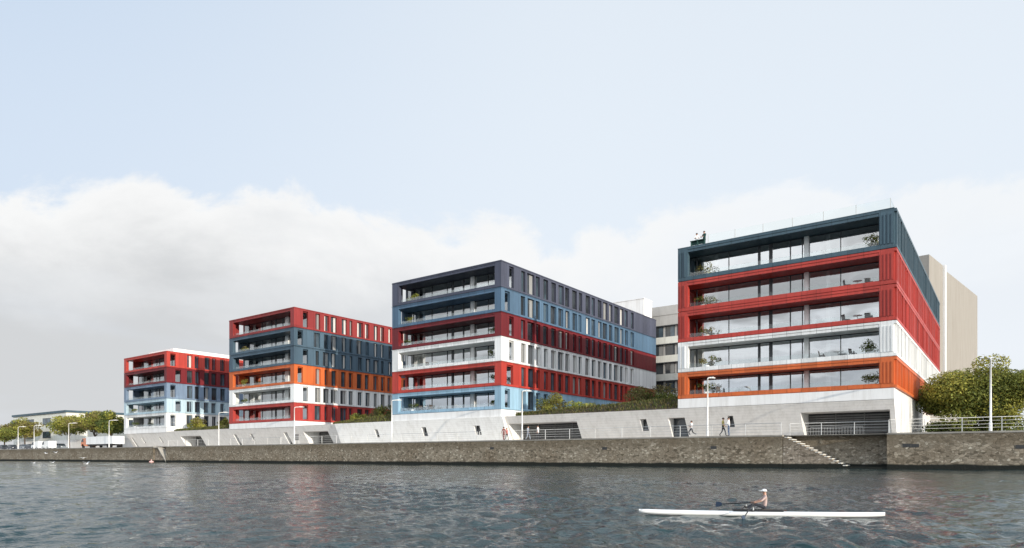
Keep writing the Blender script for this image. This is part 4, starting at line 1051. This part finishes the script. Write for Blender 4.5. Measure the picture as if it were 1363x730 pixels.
b.box(-27.45, -25.9, Y0+.58, Y0+.61, 22.6, 22.98, 'c_green')
o = b.build('bar_table'); tag(o, 'dark green high bar table at the left corner of the roof terrace', 'table')
# notice board
nb = thing('notice_board', (xon(395, 68.0), 68.0, GROUND), 'small dark square notice board left of the garage under the brick red storey', 'sign')
b = MB(); x = nb.location.x
b.box(x-.55, x+.55, 67.97, 68.03, GROUND+.75, GROUND+1.75, 'board'); b.build('panel', nb)
for k in (-.45, .45):
    b = MB(); b.box(x+k-.03, x+k+.03, 68.031, 68.09, GROUND, GROUND+1.8, 'steel'); b.build('post', nb)

# ------------------------------------------------------------------ rowing shell, oars, rower
PL = spot(850.5, 11.95, 680); PR = spot(1178, 11.25, 686)
ax = Vector((PR.x-PL.x, PR.y-PL.y, 0)); Lb = ax.length; ax.normalize(); rz = math.atan2(ax.y, ax.x)
K = .375
cen = Vector(((PL.x+PR.x)/2, (PL.y+PR.y)/2, WATER+.018))
shell = thing('rowing_shell', cen, 'long slender white single scull lying on the dark water', 'boat', None, rz)
b = MB(); n = 40; secs = []
for i in range(n+1):
    u = -1+2*i/n; hw = .135*max(.0, 1-abs(u)**2.6)**.8+.006; top = .052+.010*abs(u)**2; bot = -.03+.045*abs(u)**6
    x = u*Lb/2
    secs.append([(x, -hw, top-.01), (x, -hw*.6, top+.004), (x, 0, top+.010), (x, hw*.6, top+.004), (x, hw, top-.01), (x, hw*.8, bot*.5), (x, 0, bot), (x, -hw*.8, bot*.5)])
vs = [p for s in secs for p in s]; fs = []
for i in range(n):
    for k in range(8): fs.append((i*8+k, i*8+(k+1) % 8, (i+1)*8+(k+1) % 8, (i+1)*8+k))
fs += [tuple(range(8))[::-1], tuple(range(n*8, n*8+8))]
b.raw(vs, fs, 'hull', True); b.build('hull', shell, True)
# rower sits where x=1018 in the photo
rr = (spot(1017, 11.6, 680)-cen); xr = rr.x*ax.x+rr.y*ax.y
b = MB(); b.box(xr-.52, xr+.30, -.062, .062, .05, .072, 'black')
b.box(xr-.52, xr+.30, .062, .078, .05, .088, 'black'); b.box(xr-.52, xr+.30, -.078, -.062, .05, .088, 'black'); b.build('cockpit', shell, True)
b = MB(); b.box(xr-.05, xr+.11, -.06, .06, .072, .10, 'wood'); b.build('seat', shell, True)
for k in (-1, 1):
    b = MB()
    b.tube([(xr-.20, .09*k, .065), (xr-.24, .36*k, .115)], .008, 'black', 6); b.tube([(xr-.40, .09*k, .065), (xr-.26, .36*k, .115)], .007, 'black', 6)
    b.tube([(xr-.24, .36*k, .105), (xr-.24, .36*k, .155)], .010, 'steel', 6)
    b.build('rigger', shell, True)
b = MB(); b.ell((-Lb/2+.01, 0, .055), (.018, .018, .018), 'gull_w', 8, 6); b.build('bow_ball', shell, True)
SIT = dict(pelvis=(0, 0, .40), spine=(0, .03, .57), chest=(0, .05, .80), neck=(0, .035, .95), head=(0, -.005, 1.06), crown=(0, 0, 1.14))
for s, k in (('L', 1), ('R', -1)):
    SIT.update({'sh'+s: (.185*k, .04, .86), 'el'+s: (.25*k, -.16, .68), 'wr'+s: (.17*k, -.40, .60), 'ha'+s: (.15*k, -.47, .585),
                'hip'+s: (.095*k, -.03, .38), 'kn'+s: (.11*k, -.42, .52), 'an'+s: (.09*k, -.78, .33), 'to'+s: (.09*k, -.86, .43)})
# seat top is .138 above the water; the figure is posed with the seat at local .27
pr_loc = cen+ax*xr+Vector((0, 0, .098-.29*K))
rower = person('rower in pale top and white peaked cap sitting in the white scull', pr_loc, rz-R(90), 'c_pale', 'c_dark', shoe='shoe', pose=SIT, sc=K, cap='c_white', group='the rower')
def oar(k, blade, label):
    side_v = Vector((-ax.y, ax.x, 0))
    hand = cen+ax*(xr-.49*K)+side_v*(.15*K*k)+Vector((0, 0, .098-.29*K+.575*K))
    hand2 = hand+(hand-blade).normalized()*.05
    o = thing('oar', (hand.x, hand.y, hand.z), label, 'oar', 'the pair of sculling oars')
    b = MB(); b.tube([hand2, hand+(blade-hand)*.08], .011, 'wood', 8); b.build('grip', o)
    b = MB(); b.tube([hand+(blade-hand)*.08, hand+(blade-hand)*.82], .010, 'black', 8); b.build('shaft', o)
    d_ = (blade-hand).normalized(); a = hand+(blade-hand)*.82; u = d_.cross(Vector((0, 0, 1))).normalized(); v = u.cross(d_)
    b = MB(); w_ = u*.35+v*.93; w_.normalize(); t_ = d_.cross(w_)*.006
    o_ = [a-w_*.012, a+(blade-a)*.35-w_*.045, blade-w_*.05, blade+w_*.05, a+(blade-a)*.35+w_*.04, a+w_*.012]
    m_ = len(o_); vs = [p+t_ for p in o_]+[p-t_ for p in o_]
    b.raw(vs, [tuple(range(m_)), tuple(range(m_, 2*m_))[::-1]]+[(i, (i+1) % m_, m_+(i+1) % m_, m_+i) for i in range(m_)], 'oarblue'); b.build('blade', o)
oar(1, spot(953, 12.35, 671.5), 'dark oar reaching away over the far side of the scull')
oar(-1, spot(988.5, 10.95, 691.5), 'dark oar dipping into the water on the near side of the scull')

# ------------------------------------------------------------------ gulls and buoy
def gull(px, F, py, span, label, rz, up, tilt=0):
    o = thing('gull', spot(px, F, py), label, 'bird', 'gulls over the water', rz); o.rotation_euler = (0, tilt, rz)
    k = span/1.2; b = MB()
    b.ell((0, 0, 0), (.24*k, .075*k, .07*k), 'gull_w', 12, 8); b.ell((.22*k, 0, .045*k), (.075*k, .055*k, .055*k), 'gull_w', 10, 7)
    b.prism([(-.2*k, -.03*k), (-.40*k, -.085*k), (-.42*k, 0), (-.40*k, .085*k), (-.2*k, .03*k)], 'z', -.012*k, .012*k, 'gull_w')
    for s in (1, -1):
        p = [(.10, .05, .02), (-.10, .05, .02), (-.09, .32, .02+.20*up), (.12, .30, .02+.22*up), (-.12, .60, .02+.30*up), (-.02, .62, .02+.31*up)]
        T = [Vector((x*k, y*k*s, z*k)) for x, y, z in p]; dn = Vector((0, 0, -.018*k))
        q_ = T+[t+dn for t in T]
        b.raw(q_, [(0, 1, 2, 3), (3, 2, 4, 5), (6, 9, 8, 7), (9, 11, 10, 8), (0, 3, 9, 6), (3, 5, 11, 9), (5, 4, 10, 11), (4, 2, 8, 10), (2, 1, 7, 8)], 'gull_g' if up > .5 else 'gull_w')
    b.build('body', o, True)
    b = MB(); b.tube([(.28*k, 0, .045*k), (.36*k, 0, .03*k)], [.02*k, .004*k], 'beak', 6); b.build('beak', o, True)
GL = [(6, 70, 626.5, .95, 'large white gull low over the water at the left edge', 2.6, 1.0), (16.5, 70, 625.5, .9, 'white gull right of the one at the left edge', .6, 1.2),
      (44.5, 110, 616.5, 1.0, 'gull gliding just below the quay wall under the white vans', .5, .7), (70, 110, 616, 1.0, 'gull right of the one gliding below the white vans', .4, .8),
      (61.5, 130, 604, 1.0, 'white gull against the quay wall under the right white van', 1.8, 1.0), (74, 130, 603, 1.1, 'gull against the quay wall, right of the gull under the white van', .4, 1.0),
      (110.5, 120, 610, 1.2, 'gull against the foot of the quay wall below the truck', .2, .4), (115, 95, 617.5, 1.2, 'gull over the water below the truck', .5, .9)]
for g_ in GL: gull(*g_)
by = spot(201.5, 128.5, 615.0)
b = MB(); p = Vector((by.x, by.y, WATER)); b.ell(p+Vector((0, 0, .05)), (.55, .4, .26), 'buoy', 16, 10); b.tube([p+Vector((0, 0, .2)), p+Vector((0, 0, .45))], .06, 'pot', 8); b.ell(p+Vector((0, 0, .48)), (.09, .09, .09), 'buoy', 8, 6)
o = b.build('buoy'); tag(o, 'pale pink buoy floating at the foot of the far ramp', 'buoy')

# ------------------------------------------------------------------ sky and light
SUN_AZ = Vector((.965, -.262, 0)).normalized(); EL = R(9.5)
w = bpy.data.worlds.new('World'); S.world = w; w.use_nodes = True
nt = w.node_tree; L = nt.links.new; bg = nt.nodes['Background']
sky = N(nt, 'ShaderNodeTexSky', sky_type='NISHITA', sun_disc=False, sun_elevation=EL, air_density=1.0, dust_density=1.2, ozone_density=1.0)
sky.sun_rotation = math.atan2(SUN_AZ.x, SUN_AZ.y)
tc = N(nt, 'ShaderNodeTexCoord')
sep = N(nt, 'ShaderNodeSeparateXYZ'); L(tc.outputs['Generated'], sep.inputs[0])
def mth(op, a, b_=None, c=None, clamp=False):
    n = N(nt, 'ShaderNodeMath', operation=op); n.use_clamp = clamp
    for i, x in enumerate((a, b_, c)):
        if x is None: continue
        if isinstance(x, (int, float)): n.inputs[i].default_value = x
        else: L(x, n.inputs[i])
    return n.outputs[0]
def sstep(v, a, b_):
    n = N(nt, 'ShaderNodeMapRange', interpolation_type='SMOOTHSTEP'); n.inputs['From Min'].default_value = a; n.inputs['From Max'].default_value = b_
    L(v, n.inputs[0]); return n.outputs[0]
def mixc(f, a, b_):
    n = N(nt, 'ShaderNodeMix', data_type='RGBA')
    if isinstance(f, (int, float)): n.inputs['Factor'].default_value = f
    else: L(f, n.inputs['Factor'])
    for k, x in (('A', a), ('B', b_)):
        if isinstance(x, tuple): n.inputs[k].default_value = (*x, 1)
        else: L(x, n.inputs[k])
    return n.outputs['Result']
dz_ = sep.outputs['Z']
dr = mth('ADD', mth('MULTIPLY', sep.outputs['X'], CY_), mth('MULTIPLY', sep.outputs['Y'], SY_))   # towards the sunny right
def cloud_noise(scale, zs, det, rough, dist=0., off=(0, 0, 0)):
    mp = N(nt, 'ShaderNodeMapping'); mp.inputs['Scale'].default_value = (1, 1, zs); mp.inputs['Location'].default_value = off
    L(tc.outputs['Generated'], mp.inputs['Vector'])
    n = N(nt, 'ShaderNodeTexNoise', i_Scale=scale, i_Detail=det, i_Roughness=rough, i_Distortion=dist); L(mp.outputs[0], n.inputs['Vector'])
    return n.outputs['Fac']
# strength .1 on the background: colours below are ten times the displayed radiance
veil = mixc(sstep(dr, -.85, .15), (4.6, 6.1, 8.3), (8.0, 8.75, 9.6))
hi = mixc(.88, sky.outputs[0], veil)
hi2 = mixc(sstep(dz_, .75, .30), hi, mixc(.5, hi, (8.0, 8.7, 9.5)))
n1 = cloud_noise(3.3, 1.5, 10., .60, .25, (.3, .1, 0)); n2 = cloud_noise(1.1, 1.2, 4., .5, 0., (1.7, .4, .2))
n3 = cloud_noise(3.4, 3.2, 7., .55, .3, (.9, 2.1, .6)); n4 = cloud_noise(1.7, 5.0, 5., .5, .2, (4.1, 1.3, 0))
edge = mth('ADD', mth('ADD', .335, mth('MULTIPLY', mth('SUBTRACT', n1, .5), .34)), mth('MULTIPLY', mth('SUBTRACT', n2, .5), .16))
depth = mth('SUBTRACT', edge, dz_)
mask = mth('MULTIPLY', sstep(depth, -.002, .028), mth('SUBTRACT', 1., mth('MULTIPLY', sstep(dr, -.1, .5), .35)))
body = mixc(sstep(depth, .01, .16), (9.1, 9.15, 9.15), mixc(sstep(dr, -.45, .25), (6.3, 6.45, 6.6), (8.2, 8.5, 8.9)))
body2 = mixc(mth('MULTIPLY', sstep(n3, .48, .68), .55), body, mixc(sstep(dr, -.4, .3), (7.6, 7.8, 8.0), (9.1, 9.3, 9.5)))
body3 = mixc(mth('MULTIPLY', sstep(n4, .44, .60), mth('MULTIPLY', sstep(dz_, .22, .07), .9)), body2, mixc(sstep(dr, -.5, .2), (7.0, 7.7, 8.7), (8.6, 8.9, 9.3)))
full = mixc(mask, hi2, body3)
# unseen sky behind the camera brightened as added fill, streaked for the glass
df = mth('ADD', mth('MULTIPLY', sep.outputs['X'], -SY_), mth('MULTIPLY', sep.outputs['Y'], CY_))
streaks = cloud_noise(2.2, 6.5, 6., .55, .3, (2.2, .7, 3.1))
gain = mth('ADD', 1., mth('MULTIPLY', sstep(df, .15, -.55), mth('ADD', .28, mth('MULTIPLY', sstep(streaks, .40, .60), 1.15))))
sc_ = N(nt, 'ShaderNodeVectorMath', operation='SCALE'); L(full, sc_.inputs[0]); L(gain, sc_.inputs['Scale'])
L(sc_.outputs[0], bg.inputs[0]); bg.inputs[1].default_value = .1

sl = bpy.data.lights.new('sun', 'SUN'); sl.energy = 4.3; sl.angle = R(.5); sl.color = (1, .92, .80)
so = bpy.data.objects.new('sun', sl); COL.objects.link(so)
ld = -(SUN_AZ*math.cos(EL)+Vector((0, 0, math.sin(EL))))
so.rotation_euler = ld.to_track_quat('-Z', 'Y').to_euler()

# ------------------------------------------------------------------ camera and output
cam = bpy.data.cameras.new('camera'); co = bpy.data.objects.new('camera', cam); COL.objects.link(co)
cam.sensor_width = 36; cam.lens = FPX/1363*36; cam.clip_end = 6000; cam.clip_start = .1
cam.shift_y = (HOR-365)/1363
co.location = (0, 0, 0); co.rotation_euler = (R(90), 0, YAW); S.camera = co
S.render.resolution_x, S.render.resolution_y = 1024, 548
S.view_settings.view_transform = 'Standard'; S.view_settings.look = 'None'
S.view_settings.exposure = .06; S.view_settings.gamma = 1
